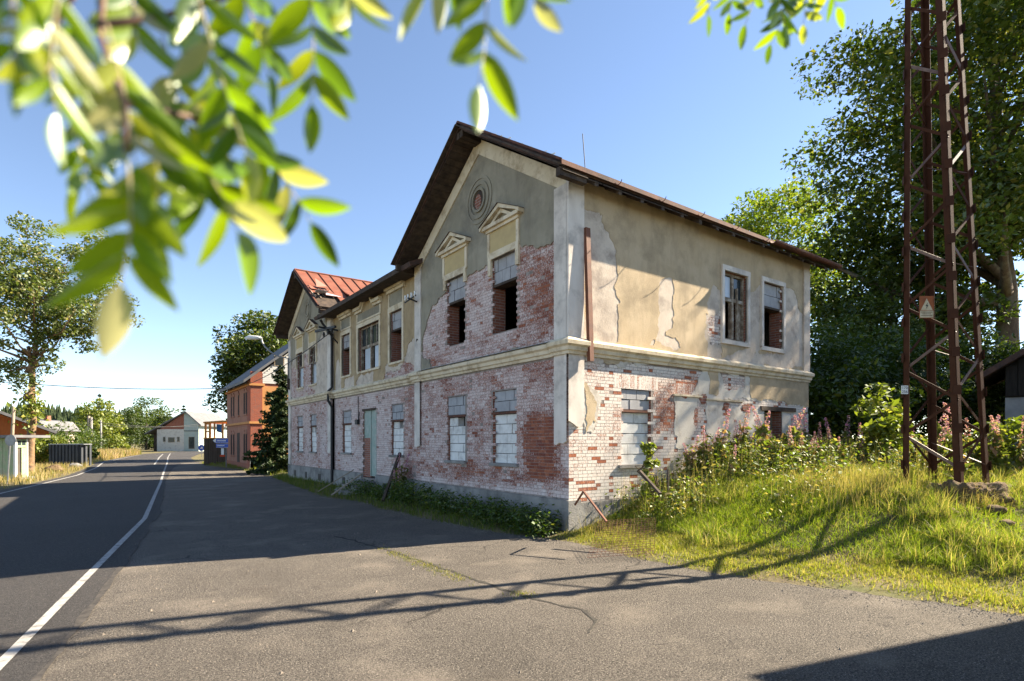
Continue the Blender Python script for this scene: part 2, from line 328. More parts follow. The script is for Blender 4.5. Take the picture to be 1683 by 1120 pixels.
m_mark = simple('road_marking', (0.36,0.35,0.33), (0.29,0.28,0.265), 8, 0.8, bs=0.2, dirt=(0.13,0.122,0.115), dscale=7)
WL = [(-2.6,-10),(-1.25,4),(-0.75,7.23),(-0.21,10.83),(0.88,17.96),(2.31,33.34),(3.18,43.5),(4.9,63),(6.56,83.4),(9.2,112)]
strip('asphalt_joint', lambda y: interp(SE, y)-0.035, lambda y: interp(SE, y)+0.03, 0.0085, list(np.arange(-10, 50, 0.15)), simple('joint_tar', (0.03,0.027,0.025), (0.07,0.062,0.055), 9, 1.0, bs=0.4), 0.05, 0.09)
strip('edge_line', lambda y: interp(WL, y)-0.055, lambda y: interp(WL, y)+0.055, 0.011, [y for y in ys2 if -10 < y < 110], m_mark, 0, 0)
strip('edge_line', lambda y: interp(LE, y)+0.42, lambda y: interp(LE, y)+0.54, 0.011, [y for y in ys2 if -10 < y < 100], m_mark, 0, 0)
strip('centre_line', lambda y: interp(WL, y)-1.0, lambda y: interp(WL, y)-0.87, 0.011, [y for y in ys2 if 58 < y < 105], m_mark, 0, 0)
# the long crack across the forecourt, a jagged ribbon of dark loose grit
cp = [(4.1,12.2),(4.39,10.05),(4.46,8.68),(4.5,7.3),(4.56,6.04),(4.75,5.07),(4.62,4.73),(4.2,4.4)]
random.seed(5); V = []
for (x0, y0), (x1, y1) in zip(cp, cp[1:]):
    n = int(math.hypot(x1-x0, y1-y0)/0.07)
    for i in range(n):
        t = i/n; x = x0+(x1-x0)*t+0.09*mnoise.noise(Vector((y0+t*(y1-y0), 2, 0))*3); y = y0+(y1-y0)*t; wd = 0.012+0.03*random.random()
        V += [(x-wd, y, 0.005), (x+wd, y, 0.005)]
I = np.arange(len(V)).reshape(-1, 2); F = np.stack([I[:-1,0], I[:-1,1], I[1:,1], I[1:,0]], -1)
m_crack = simple('crack_grit', (0.025,0.022,0.02), (0.06,0.055,0.045), 20, 1.0, bs=0.5)
link('asphalt_crack', np_mesh('asphalt_crack', np.array(V), F, m_crack), kind='structure')

# loose grit and small stones lying on the forecourt, thickest along the ragged grass edge
rs = np.random.RandomState(33); n = 5200; gy_ = rs.uniform(1.5, 16, n); e_ = interp(GE, gy_); gx_ = np.where(rs.rand(n) < 0.6, e_-np.abs(rs.normal(size=n))*0.35+0.1, e_-rs.rand(n)*8)
gr_ = rs.uniform(0.004, 0.013, n)*np.where(rs.rand(n) < 0.03, 2.2, 1); T4 = np.array([(1,0,-0.3),(-0.5,0.85,-0.3),(-0.5,-0.85,-0.3),(0,0,0.8)])
V = np.stack([gx_, gy_, np.maximum(gzv(gx_, gy_), 0.0)+gr_*0.2], 1)[:, None, :]+T4[None]*gr_[:, None, None]*rs.uniform(0.7, 1.3, (n, 4, 3)); I = np.arange(n)[:, None]*4
link('gravel', np_mesh('gravel', V.reshape(-1, 3), np.concatenate([I+np.array(f) for f in ((0,1,3),(1,2,3),(2,0,3))]), simple('gravel', (0.26,0.22,0.18), (0.13,0.11,0.09), 30, 1.0, bs=0)), kind='stuff', label='loose grit scattered over the forecourt and its edge', cat='gravel')
# ------------------------------------------------------------------ the derelict house
X0, XB, Y0, YB = 8.34, 18.86, 9.39, 32.6       # outer faces
YM0, YM1 = 16.93, 25.45                        # recessed middle bay
REC = 0.12
AP, SL = 10.33, 0.64                           # wall apex height, roof slope
YR, YL = 13.03, 29.05                          # ridges of the two wings
house = thing('derelict_house', (X0, Y0, 0), 'derelict two-storey house with peeling plaster, bare whitewashed brick and walled-up windows', 'house')
def PF(u, v, w): return (X0-w, u, v)           # road facade: u = Y, v = Z, w = out of the wall
def PM(u, v, w): return (X0+REC-w, u, v)
def PS(u, v, w): return (u, Y0-w, v)           # end facade: u = X
def rect(u0, u1, v0, v1): return [(u0,v0),(u1,v0),(u1,v1),(u0,v1)]
HW, HG = [], {}
opR = dict(a=(13.82,14.86,4.9,6.86), b=(11.32,12.42,4.9,6.86), c=(13.82,14.86,1.5,3.38), d=(11.33,12.41,1.5,3.38))
opM = dict(a=(18.17,19.22,4.9,6.72), b=(20.2,22.38,4.88,6.66), c=(23.3,24.35,4.88,6.66), d=(18.17,19.2,1.57,3.38), e=(20.62,21.95,0.62,3.3), f=(23.3,24.35,1.57,3.36))
opL = dict(a=(27.66,28.72,4.86,6.68), b=(29.9,31.0,4.86,6.68), c=(27.7,28.72,1.54,3.36), d=(29.98,31.06,1.54,3.36))
opS = dict(a=(14.1,15.26,4.94,6.88), b=(16.1,17.24,4.94,6.90), c=(9.98,11.07,1.5,3.33), d=(16.2,17.24,0.6,3.0))
niche = [(11.97,13.05,1.0,3.25), (13.35,15.0,1.0,3.2)]
TH = 0.42
def wall_mesh(fn, u0, u1, v0, v1, ops, extra=None, rev=TH):
    rc = -0.003 if fn is PS else -0.006
    mb = MB(); us = sorted({u0, u1, *[o[0] for o in ops], *[o[1] for o in ops]}); vs_ = sorted({v0, v1, *[o[2] for o in ops], *[o[3] for o in ops]})
    for a, b in zip(us, us[1:]):
        for c, d in zip(vs_, vs_[1:]):
            um, vm = (a+b)/2, (c+d)/2
            if any(o[0] < um < o[1] and o[2] < vm < o[3] for o in ops): continue
            mb.face([fn(a,c,rc), fn(b,c,rc), fn(b,d,rc), fn(a,d,rc)], 0)
            mb.face([fn(a,c,-TH), fn(a,d,-TH), fn(b,d,-TH), fn(b,c,-TH)], 2)
    for a, b, c, d in ops:
        for p, q in (((a,c),(a,d)), ((a,d),(b,d)), ((b,d),(b,c)), ((b,c),(a,c))):
            mb.face([fn(*p,-0.011), fn(*q,-0.011), fn(*q,-rev), fn(*p,-rev)], 1)
    for poly in extra or []:
        mb.face([fn(u,v,-0.011) for u, v in poly], 0); mb.face([fn(u,v,-TH) for u, v in poly][::-1], 2)
    return mb
WM = [M['mortar'], M['brick_reveal'], M['interior']]
ZE = 7.75
wallR = wall_mesh(PF, Y0, YM0, 0, ZE, list(opR.values()), [[(Y0,ZE),(YM0,ZE),(YM0,AP-SL*(YM0-YR)),(YR,AP),(Y0,AP-SL*(YR-Y0))]]).build('wall', WM, house)
wallM = wall_mesh(PM, YM0, YM1, 0, 7.95, list(opM.values())).build('wall', WM, house)
wallL = wall_mesh(PF, YM1, YB, 0, ZE, list(opL.values()), [[(YM1,ZE),(YB,ZE),(YB,AP-SL*(YB-YL)),(YL,AP),(YM1,AP-SL*(YL-YM1))]]).build('wall', WM, house)
wallS = wall_mesh(PS, X0, XB, 0, 7.96, list(opS.values())).build('wall', WM, house)
mb = MB(); mb.box((XB-0.4, Y0+0.02, 0), (XB-0.01, YB, 8.0)); mb.box((X0+0.02, YB-0.4, 0), (XB-0.4, YB-0.01, 8.0)); mb.build('wall', M['plaster_grey'], house)
mb = MB()
mb.box((X0+TH+.14, Y0+TH, 4.15), (XB-0.4, YB-0.4, 4.4)); mb.box((X0+TH+.14, Y0+TH, 7.5), (XB-0.4, YB-0.4, 7.7)); mb.box((X0+TH+.14, Y0+TH, 0.4), (XB-0.4, YB-0.4, 0.55))
mb.box((13.3, Y0+TH, 0.5), (13.5, YB-0.4, 7.5)); mb.box((X0+TH+.14, YM0, 0.5), (13.3, YM0+0.2, 7.5)); mb.box((X0+TH+.14, YM1, 0.5), (13.3, YM1-0.2, 7.5))
mb.build('floor_slab', M['interior'], house)
for (a, b, c, d) in niche:                     # walled-up niches of the end facade: shallow recessed panels drawn below by the coat
    pass
# ---- layers of plaster with broken edges (marching squares on a signed field)
def coat(name, fn, u0, u1, v0, v1, field, w1, th, mat, res=0.05, parent=house):
    nu, nv = int((u1-u0)/res)+1, int((v1-v0)/res)+1
    us, vs_ = np.linspace(u0, u1, nu+1), np.linspace(v0, v1, nv+1); U, V = np.meshgrid(us, vs_); F = field(U, V)
    mb = MB(); ins = F > 0
    for j in range(nv):
        i = 0
        while i < nu:
            c = (ins[j,i], ins[j,i+1], ins[j+1,i+1], ins[j+1,i])
            if all(c):
                k = i
                while k+1 < nu and ins[j,k+2] and ins[j+1,k+2]: k += 1
                mb.face([fn(us[i],vs_[j],w1), fn(us[k+1],vs_[j],w1), fn(us[k+1],vs_[j+1],w1), fn(us[i],vs_[j+1],w1)]); i = k+1; continue
            if any(c):
                P = [(us[i],vs_[j],F[j,i]), (us[i+1],vs_[j],F[j,i+1]), (us[i+1],vs_[j+1],F[j+1,i+1]), (us[i],vs_[j+1],F[j+1,i])]; out = []; cut = []
                for a, b in zip(P, P[1:]+P[:1]):
                    if a[2] > 0: out.append(a[:2])
                    if (a[2] > 0) != (b[2] > 0):
                        t = a[2]/(a[2]-b[2]); q = (a[0]+(b[0]-a[0])*t, a[1]+(b[1]-a[1])*t); out.append(q); cut.append(q)
                if len(out) > 2: mb.face([fn(u,v,w1) for u, v in out])
                for q in range(0, len(cut)-1, 2):
                    a, b = cut[q], cut[q+1]; mb.face([fn(*a,w1), fn(*b,w1), fn(*b,w1-th), fn(*a,w1-th)])
            i += 1
    me = bpy.data.meshes.new(name); me.from_pydata(mb.v, [], mb.f); me.materials.append(mat)
    return link(name, me, parent)
def minus_ops(F, U, V, ops, pad=0.0):
    for a, b, c, d in ops:
        F = np.minimum(F, np.maximum(np.abs(U-(a+b)/2)-(b-a)/2-pad, np.abs(V-(c+d)/2)-(d-c)/2-pad))
    return F
def rough_edge(U, V, a=0.10, s=2.2): return 1.5*a*fbm(U, V, s, 6)+0.06*fbm(U, V, 13, 3)
gab = lambda U, V, yr: AP-SL*np.abs(U-yr)-V
bareR = [(9.80,4.3),(9.80,6.62),(11.3,6.88),(12.5,6.76),(13.7,6.66),(15.04,6.6),(15.75,6.35),(16.2,5.7),(16.42,5.3),(16.42,4.8),(15.95,4.68),(15.8,4.3)]
bareM = [[(17.2,4.3),(17.2,4.72),(18.0,4.78),(19.4,4.66),(19.9,4.5),(20.1,4.3)]]
pinkM = [[(17.1,4.3),(17.0,5.1),(17.25,5.6),(17.75,5.5),(18.0,4.9),(18.6,4.86),(19.6,4.8),(19.9,4.3)], [(21.0,4.3),(20.8,4.75),(22.1,4.8),(22.6,4.5),(22.4,4.3)], [(24.4,4.3),(24.45,5.3),(24.9,5.9),(25.2,5.2),(25.3,4.3)], [(22.9,4.3),(22.9,4.8),(24.1,4.8),(24.2,4.3)]]
def f_topR(U, V): return minus_ops(np.minimum(np.minimum(-sdf(bareR, U, V)+rough_edge(U, V, 0.13), gab(U, V, YR)), V-4.3), U, V, opR.values())
def f_topM(U, V):
    F = np.full(U.shape, 9.0)
    for p in pinkM: F = np.minimum(F, -sdf(p, U, V)+rough_edge(U, V, 0.16))
    return minus_ops(F, U, V, opM.values())
def f_undM(U, V):
    F = np.full(U.shape, 9.0)
    for p in bareM: F = np.minimum(F, -sdf(p, U, V)+rough_edge(U, V, 0.2))
    return minus_ops(F, U, V, opM.values())
lpink = [(26.0,4.3),(25.9,7.0),(26.6,7.6),(27.2,6.9),(29.2,6.75),(31.4,6.6),(32.6,6.0),(32.6,4.3)]
lbare = [(27.9,4.3),(28.8,4.7),(28.9,6.5),(29.8,6.6),(29.9,4.6),(31.2,4.7),(31.1,6.2),(32.5,5.7),(32.5,4.4)]
def f_topL(U, V): return minus_ops(np.minimum(np.minimum(-sdf(lpink, U, V)+rough_edge(U, V, 0.2), gab(U, V, YL)), V-4.3), U, V, opL.values())
def f_undL(U, V): return minus_ops(np.minimum(np.minimum(-sdf(lbare, U, V)+rough_edge(U, V, 0.45, 1.6), gab(U, V, YL)), V-4.3), U, V, opL.values())
coat('plaster_coat', PF, Y0+0.05, YM0, 4.3, AP, f_topR, 0.030, 0.05, M['plaster_grey'])
coat('plaster_coat', PM, YM0, YM1, 4.3, 7.95, f_topM, 0.030, 0.03, M['plaster_ochre'])
coat('plaster_undercoat', PM, YM0, YM1, 4.3, 7.95, f_undM, 0.014, 0.035, M['undercoat'])
coat('plaster_coat', PF, YM1, YB, 4.3, AP, f_topL, 0.030, 0.03, M['plaster_grey'])
coat('plaster_undercoat', PF, YM1, YB, 4.3, AP, f_undL, 0.014, 0.035, M['undercoat'])
# end facade, upper storey
S_ = lambda *pts: [suv(*p) for p in pts]
pinkS = [S_((957,345),(984,357),(997,375),(1012,412),(1014,572),(957,562)), S_((1085,456),(1104,458),(1106,540),(1095,548),(1122,574),(1068,566),(1080,545)),
         S_((1164,500),(1172,476),(1186,470),(1186,590),(1160,590)), S_((1232,482),(1246,472),(1253,474),(1253,582),(1226,580)), S_((1290,474),(1304,480),(1318,515),(1330,530),(1330,610),(1170,592),(1230,575),(1288,582))]
bareS = [S_((1164,525),(1187,510),(1187,562),(1166,566)), S_((1190,440),(1226,452),(1226,458),(1190,447)), S_((1284,480),(1289,484),(1289,510),(1284,510))]
def f_topS(U, V):
    F = np.full(U.shape, 9.0)
    for p in pinkS: F = np.minimum(F, -sdf(p, U, V)+rough_edge(U, V, 0.12, 3))
    return minus_ops(F, U, V, opS.values())
def f_undS(U, V):
    F = np.full(U.shape, 9.0)
    for p in bareS: F = np.minimum(F, -sdf(p, U, V)+rough_edge(U, V, 0.10, 3))
    return minus_ops(F, U, V, opS.values())
coat('plaster_coat', PS, 8.72, XB, 4.3, 7.96, f_topS, 0.016, 0.02, M['plaster_beige'], 0.045)
coat('plaster_undercoat', PS, 8.72, XB, 4.3, 7.96, f_undS, 0.007, 0.035, M['undercoat'], 0.06)
# end facade, ground storey: patches of two coats left on bare brick
topSl = [S_((957,578),(1095,592),(1093,598),(1040,590),(1000,596),(957,584)), S_((961,632),(972,648),(980,660),(978,690),(972,704),(961,712)), S_((1232,608),(1332,622),(1332,670),(1290,662),(1232,655)), S_((1165,606),(1180,610),(1178,646),(1166,646))]
undSl = [S_((957,578),(1335,625),(1335,800),(1215,800),(1196,742),(1168,728),(1160,700),(1160,650),(1140,648),(1146,625),(1165,606),(1095,596),(1000,600),(957,590)), S_((957,620),(980,650),(987,660),(984,690),(975,716),(957,718)), S_((1108,652),(1148,655),(1140,690),(1136,745),(1112,738))]
holes = [S_((1185,612),(1225,618),(1222,640),(1190,640)), S_((1163,655),(1300,664),(1330,672),(1330,680),(1260,672),(1200,668)), S_((1188,655),(1198,656),(1198,690),(1190,690)), S_((1215,662),(1232,664),(1230,676),(1216,674))]
def f_topSl(U, V):
    F = np.full(U.shape, -9.0)
    for p in topSl: F = np.maximum(F, sdf(p, U, V)+rough_edge(U, V, 0.09, 3))
    return minus_ops(F, U, V, opS.values())
def f_undSl(U, V):
    F = np.full(U.shape, -9.0)
    for p in undSl: F = np.maximum(F, sdf(p, U, V)+rough_edge(U, V, 0.12, 2.5))
    for p in holes: F = np.minimum(F, -sdf(p, U, V)+rough_edge(U, V, 0.12, 3))
    return minus_ops(F, U, V, opS.values())
coat('plaster_coat', PS, 8.72, XB, 0.5, 4.1, f_topSl, 0.020, 0.02, M['plaster_beige'], 0.045)
coat('plaster_undercoat', PS, 8.72, XB, 0.5, 4.1, f_undSl, 0.011, 0.035, M['undercoat_pale'], 0.045)
# ---- bricks: laid course by course wherever the coats have fallen
CH, JT = 0.077, 0.0085
bricks = []                                    # (fn, u0, u1, v0, v1, depthjitter, col)
def lay(fn, u0, u1, v0, v1, covered, ops, colf, seed):
    rnd = random.Random(seed); j = 0; v = v0
    while v+CH <= v1:
        L = 0.29 if j % 2 else 0.14; u = u0-(0.07 if j % 4 == 1 else 0)
        while u < u1:
            a, b = max(u, u0), min(u+L, u1)
            uc, vc = (a+b)/2, v+CH/2
            if b-a > 0.05 and not any(o[0]-0.02 < uc < o[1]+0.02 and o[2]-0.02 < vc < o[3]+0.02 for o in ops):
                bricks.append([fn, a, b-JT, v, v+CH-JT, uc, vc, rnd.random(), covered, colf])
            u += L
        v += CH; j += 1
opsA = lambda d: list(d.values())
def cR(U, V):      # less whitewash in the worn red patches
    n = fbm(U, V, 0.9, 4)*0.22+fbm(U, V, 3.5, 3)*0.16
    w_ = 0.585+n
    w_ = w_-0.42*np.clip(sdf([(9.85,1.25),(9.75,2.7),(10.9,2.75),(11.1,1.9),(10.9,1.2)], U, V)*4+0.5, 0, 1)-0.2*np.clip(sdf([(9.8,4.7),(9.8,6.7),(11.3,6.8),(11.3,5.0)], U, V)*3+0.5, 0, 1)
    w_ = w_-0.22*np.clip(sdf([(9.8,3.2),(9.8,4.0),(11,4.0),(11,3.5)], U, V)*3+.5, 0, 1)-0.16*np.exp(-((V-1.25)/0.25)**2)+0.22*np.clip((1.0-V)*4, 0, 1)
    return w_
def cM(U, V): return 0.62+fbm(U, V, 0.8, 4)*0.22+fbm(U, V, 3.5, 3)*0.12-0.16*np.clip(1-np.abs(U-17.6), 0, 1)
def cL(U, V): return 0.57+fbm(U, V, 0.9, 4)*0.2+fbm(U, V, 3.5, 3)*0.12
def cS(U, V): return 0.76+fbm(U, V, 1.1, 4)*0.34-0.30*np.clip(sdf(S_((1075,620),(1150,620),(1150,700),(1075,720)), U, V)*3+.3, 0, 1)
zero = lambda U, V: np.full(np.shape(U), -1.0)
PL = 0.80
lay(PF, Y0+0.0, YM0, PL, 4.02, zero, opsA(opR), cR, 1)
lay(PF, 9.82, 16.46, 4.34, 7.1, f_topR, opsA(opR), cR, 2)
lay(PM, YM0, YM1, PL, 4.02, zero, opsA(opM), cM, 3)
lay(PM, YM0, YM1, 4.34, 5.2, f_undM, opsA(opM), cM, 4)
lay(PF, YM1, YB, PL, 4.02, zero, opsA(opL), cL, 5)
lay(PF, YM1, YB, 4.34, 7.0, f_undL, opsA(opL), cL, 6)
lay(PS, X0, XB, 0.72, 4.02, lambda U, V: np.maximum(f_undSl(U, V), f_topSl(U, V)), opsA(opS), cS, 7)
lay(PS, 8.72, XB, 4.34, 7.1, f_undS, opsA(opS), cS, 8)
by = {}
for b in bricks: by.setdefault((b[8], b[9]), []).append(b)
live = []
for (cov, colf), L in by.items():
    U = np.array([b[5] for b in L]); V = np.array([b[6] for b in L]); cv = cov(U, V); w_ = colf(U, V)
    for b, c, q in zip(L, cv, w_):
        if c < 0.06: live.append((b, q))
rnd = random.Random(11)
items = []
for b, q in live:
    fn, a, bb, v0, v1, uc, vc, r, cov, colf = b
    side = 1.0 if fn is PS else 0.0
    wv = q+rnd.gauss(0, 0.06)
    if side and rnd.random() < 0.12: wv -= 0.55
    if (not side) and rnd.random() < 0.05: wv -= 0.22
    if rnd.random() < 0.012: continue          # a few bricks have dropped out
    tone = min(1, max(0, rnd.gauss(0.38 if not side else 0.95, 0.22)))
    out = (rnd.uniform(-0.001, 0.0012) if rnd.random() < 0.94 else rnd.uniform(-0.0035, 0.004))*(0.5 if side else 1)+(0.0006 if side else 0)
    p = Vector(fn(uc, vc, 0)); d = p.x*FWD[0]+p.y*FWD[1]
    n = Vector(fn(0,0,1))-Vector(fn(0,0,0)); to = (Vector((0,0,EYE))-p); area = (bb-a)*(v1-v0)*abs(n.dot(to))/d**3
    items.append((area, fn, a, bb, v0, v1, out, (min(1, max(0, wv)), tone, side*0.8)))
items.sort(key=lambda t: -t[0])
def brick_geo(fn, a, b, v0, v1, out):
    j = 0.0008
    return [fn(a,v0,-0.03), fn(b,v0,-0.03), fn(b,v1,-0.03), fn(a,v1,-0.03), fn(a+j,v0+j,out), fn(b-j,v0+j,out), fn(b-j,v1-j,out), fn(a+j,v1-j,out)]
BF = np.array([(4,5,6,7),(0,1,5,4),(1,2,6,5),(2,3,7,6),(3,0,4,7)])
cache = {}
for k, (ar, fn, a, b, v0, v1, out, col) in enumerate(items[:300]):     # the nearest bricks, one by one
    side = fn is PS; ln = round(b-a, 2); key = (fn, ln, round(col[0]*8), round(col[1]*3), round(out, 3))
    if key not in cache:
        g = np.array(brick_geo(lambda u, v, w_: (-w_, u, v) if not side else (u, -w_, v), -ln/2, ln/2, -(CH-JT)/2, (CH-JT)/2, out))
        F = BF if side else BF[:, ::-1]
        cache[key] = np_mesh('brick', g, F, M['brick'], np.tile(np.array(col), (8, 1)))
    o = link('brick', cache[key], wallS if side else wallR)
    o.location = fn((a+b)/2, (v0+v1)/2, 0)
VV, FF, CC = [], [], []
for k, (ar, fn, a, b, v0, v1, out, col) in enumerate(items[300:]):
    VV.append(brick_geo(fn, a, b, v0, v1, out)); FF.append((BF if fn is PS else BF[:, ::-1])+8*k); CC.append([col]*8)
link('brickwork', np_mesh('brickwork', np.array(VV).reshape(-1, 3), np.array(FF).reshape(-1, 4), M['brick'], np.array(CC).reshape(-1, 3)), house, kind='stuff')
# ---- plinth, pilasters, string course
mb = MB(); mb.box((X0-0.07, Y0-0.07, -0.3), (X0+0.3, YM0+0.03, 0.76)); mb.box((X0+REC-0.07, YM0+0.03, -0.3), (X0+0.4, 20.55, 0.78)); mb.box((X0+REC-0.07, 22.0, -0.3), (X0+0.4, YM1-0.03, 0.78)); mb.box((X0-0.07, YM1-0.03, -0.3), (X0+0.3, YB+0.05, 0.76))
mb.box((X0+0.3, Y0-0.07, -0.3), (XB+0.05, Y0+0.3, 0.70)); mb.build('plinth', M['concrete'], house)
for u in (19.6, 24.0, 27.0, 29.2, 31.2): MB().box((X0-0.085+(REC if u < YM1 else 0), u-0.17, 0.22), (X0-0.02+(REC if u < YM1 else 0), u+0.17, 0.52)).build('cellar_vent', M['black_metal'], house)
def pil(fn, u0, u1, v0, v1, w_, mat, field=None):
    if field is None: MB().prism(rect(u0,u1,v0,v1), fn, w_, -0.01).build('pilaster', mat, house)
    else: coat('pilaster', fn, u0, u1, v0, v1, field, w_, w_+0.01, mat, 0.03)
MW = M['white_trim']
low = lambda v: (lambda U, V: V-v+0.35*fbm(U, V, 2.0, 4))
MB().prism(rect(Y0+0.0, 9.82, 4.36, 7.78), PF, 0.07, -0.01).build('pilaster', MW, house)
coat('pilaster', PF, Y0, 9.82, 1.6, 4.02, low(2.25), 0.07, 0.08, MW, 0.03)
MB().prism(rect(X0-0.07, 8.74, 4.36, 7.95), PS, 0.07, -0.01).build('pilaster', M['white_trim'], house)
coat('pilaster', PS, X0-0.07, 8.74, 1.6, 4.02, low(2.35), 0.07, 0.08, MW, 0.03)
MB().prism(rect(16.5, YM0+0.005, 4.36, 7.7), PF, 0.06, -0.14).build('pilaster', M['white_trim'], house)
coat('pilaster', PF, 16.55, YM0+0.004, 1.2, 4.02, low(1.95), 0.06, 0.07, MW, 0.03)
MB().prism(rect(YM1-0.005, 25.9, 4.36, 7.7), PF, 0.06, -0.14).build('pilaster', MW, house)
coat('pilaster', PF, YM1-0.004, 25.85, 1.2, 4.02, low(1.6), 0.06, 0.07, MW, 0.03)
MB().prism(rect(32.2, YB+0.03, 0.8, 7.6), PF, 0.06, -0.01).build('pilaster', MW, house)
MB().prism(rect(18.5, XB+0.02, 4.36, 7.9), PS, 0.06, -0.01).build('pilaster', M['undercoat'], house)
prof = [(-0.02,4.00),(0.05,4.00),(0.06,4.06),(0.10,4.08),(0.11,4.16),(0.17,4.20),(0.18,4.28),(0.06,4.36),(-0.02,4.37)]   # (out, up)
def course(path, name, mat):                   # path: list of (X,Y) wall points with outward mitre vectors
    mb = MB(); n = len(prof)
    rings = [[(p[0]+o[0]*w_, p[1]+o[1]*w_, v) for w_, v in prof] for p, o in path]
    for a, b in zip(rings, rings[1:]):
        for i in range(n-1): mb.face([a[i], a[i+1], b[i+1], b[i]])
    mb.face(rings[0]); mb.face(rings[-1][::-1]); return mb.build(name, mat, house)
PX = 0.07
course([((XB+0.02,Y0), (0.4,-1)), ((8.8,Y0), (0,-1)), ((8.78,Y0-PX), (0,-1)), ((X0-PX,Y0-PX), (-1,-1)), ((X0-PX,9.86), (-1,0)), ((X0,9.88), (-1,0)), ((X0,16.42), (-1,0)), ((X0-PX,16.44), (-1,0)), ((X0-PX,YM0+0.02), (-1,.6)), ((X0+REC,YM0+0.04), (-1,.6)), ((X0+REC,YM1-0.04), (-1,-.6)), ((X0-PX,YM1-0.02), (-1,-.6)), ((X0-PX,25.95), (-1,0)), ((X0,25.97), (-1,0)), ((X0,YB), (-1,0)), ((X0,YB+0.1), (-1,.6))], 'string_course', M['cream'])
# thin slate-grey flashing lying on the string course
mb = MB(); mb.hexa([(X0+0.0,9.9,4.375),(X0+0.0,16.4,4.375),(X0-0.2,16.4,4.315),(X0-0.2,9.9,4.315),(X0+0.0,9.9,4.385),(X0+0.0,16.4,4.385),(X0-0.2,16.4,4.325),(X0-0.2,9.9,4.325)])
mb.build('flashing', M['grey_metal'], house)
# rake bands under the gable roofs
for yr, ya, yb in ((YR, Y0, YM0), (YL, YM1, YB)):
    for s, ye in ((-1, ya), (1, yb)):
        zr = AP; ze = AP-SL*abs(ye-yr); bw = 0.42
        poly = [(yr, zr), (ye, ze), (ye, ze-bw), (yr, zr-bw)]
        MB().prism(poly, PF, 0.065, -0.01).build('rake_band', M['cream'], house)
# ---- oculus rings
def ring(fn, uc, vc, r0, r1, w0, w1, n=40, mi=0):
    mb = MB()
    for k in range(n):
        a, b = 2*math.pi*k/n, 2*math.pi*(k+1)/n
        q = [(uc+r*math.cos(t), vc+r*math.sin(t)) for t, r in ((a,r0),(b,r0),(b,r1),(a,r1))]
        mb.face([fn(*p, w1) for p in q]); mb.face([fn(*q[3],w1), fn(*q[2],w1), fn(*q[2],w0), fn(*q[3],w0)]); mb.face([fn(*q[0],w0), fn(*q[1],w0), fn(*q[1],w1), fn(*q[0],w1)])
    return mb
for yc, zc in ((YR, 8.66), (YL, 8.66)):
    oc = ring(PF, yc, zc, 0.26, 0.33, 0.02, 0.075).build('oculus', M['plaster_grey'], house)
    ring(PF, yc, zc, 0.40, 0.50, 0.02, 0.060).build('ring_moulding', M['plaster_grey'], oc); ring(PF, yc, zc, 0.56, 0.64, 0.02, 0.050).build('ring_moulding', M['plaster_grey'], oc)
    mb = MB(); mb.face([PF(yc+0.26*math.cos(t*math.pi/12), zc+0.26*math.sin(t*math.pi/12), 0.034) for t in range(24)]); mb.build('blind_panel', M['wood_dark'] if yc < 20 else M['plaster_grey'], oc)
    if yc < 20:
        mb = MB(); mb.face([PF(yc+0.05+0.2*math.cos(t*math.pi/12)*0.8, zc-0.03+0.2*math.sin(t*math.pi/12), 0.038) for t in range(24)]); mb.build('brick_fill', M['brick_reveal'], oc)
# ---- pediments over the upper windows of the wings
def pediment(fn, uc, z0, half, mat=M['cream']):
    p = MB().prism([(uc-half-0.08,z0),(uc+half+0.08,z0),(uc+half+0.08,z0+0.09),(uc-half-0.08,z0+0.09)], fn, 0.17, 0.02).build('pediment', mat, house)
    MB().prism([(uc-half,z0-0.08),(uc+half,z0-0.08),(uc+half,z0),(uc-half,z0)], fn, 0.10, 0.02).build('bed_moulding', mat, p)
    h = 0.40
    for s in (-1, 1):
        MB().prism([(uc, z0+0.09+h), (uc+s*(half+0.16), z0+0.10), (uc+s*(half+0.16), z0+0.0), (uc+s*(half+0.03), z0+0.09), (uc, z0+0.09+h-0.11)], fn, 0.20, 0.02).build('raking_moulding', mat, p)
        MB().prism([(uc, z0+0.09+h-0.112), (uc+s*(half*0.72), z0+0.092), (uc+s*(half*0.52), z0+0.092), (uc, z0+0.09+h-0.22)], fn, 0.12, 0.02).build('raking_moulding', mat, p)
        MB().prism([(uc+s*(half-0.02), z0-0.08), (uc+s*(half-0.13), z0-0.08), (uc+s*(half-0.13), z0-0.62), (uc+s*(half-0.02), z0-0.62)], fn, 0.065, 0.02).build('panel_frame', mat, p)
        MB().prism([(uc, z0+0.09+h+0.012), (uc+s*(half+0.17), z0+0.112), (uc+s*(half+0.17), z0+0.102), (uc, z0+0.09+h+0.002)], fn, 0.23, 0.0).build('flashing', M['dark_roof'], p)
    MB().prism(rect(uc-half+0.02, uc+half-0.02, z0-0.69, z0-0.62), fn, 0.065, 0.02).build('panel_frame', mat, p)
    MB().prism(rect(uc-half+0.13, uc+half-0.13, z0-0.62, z0-0.08), fn, 0.045, 0.02).build('panel', M['ochre_panel'], p)
for uc in (14.34, 11.88): pediment(PF, uc, 7.66, 0.72)
for uc in (28.2, 30.45): pediment(PF, uc, 7.55, 0.70)
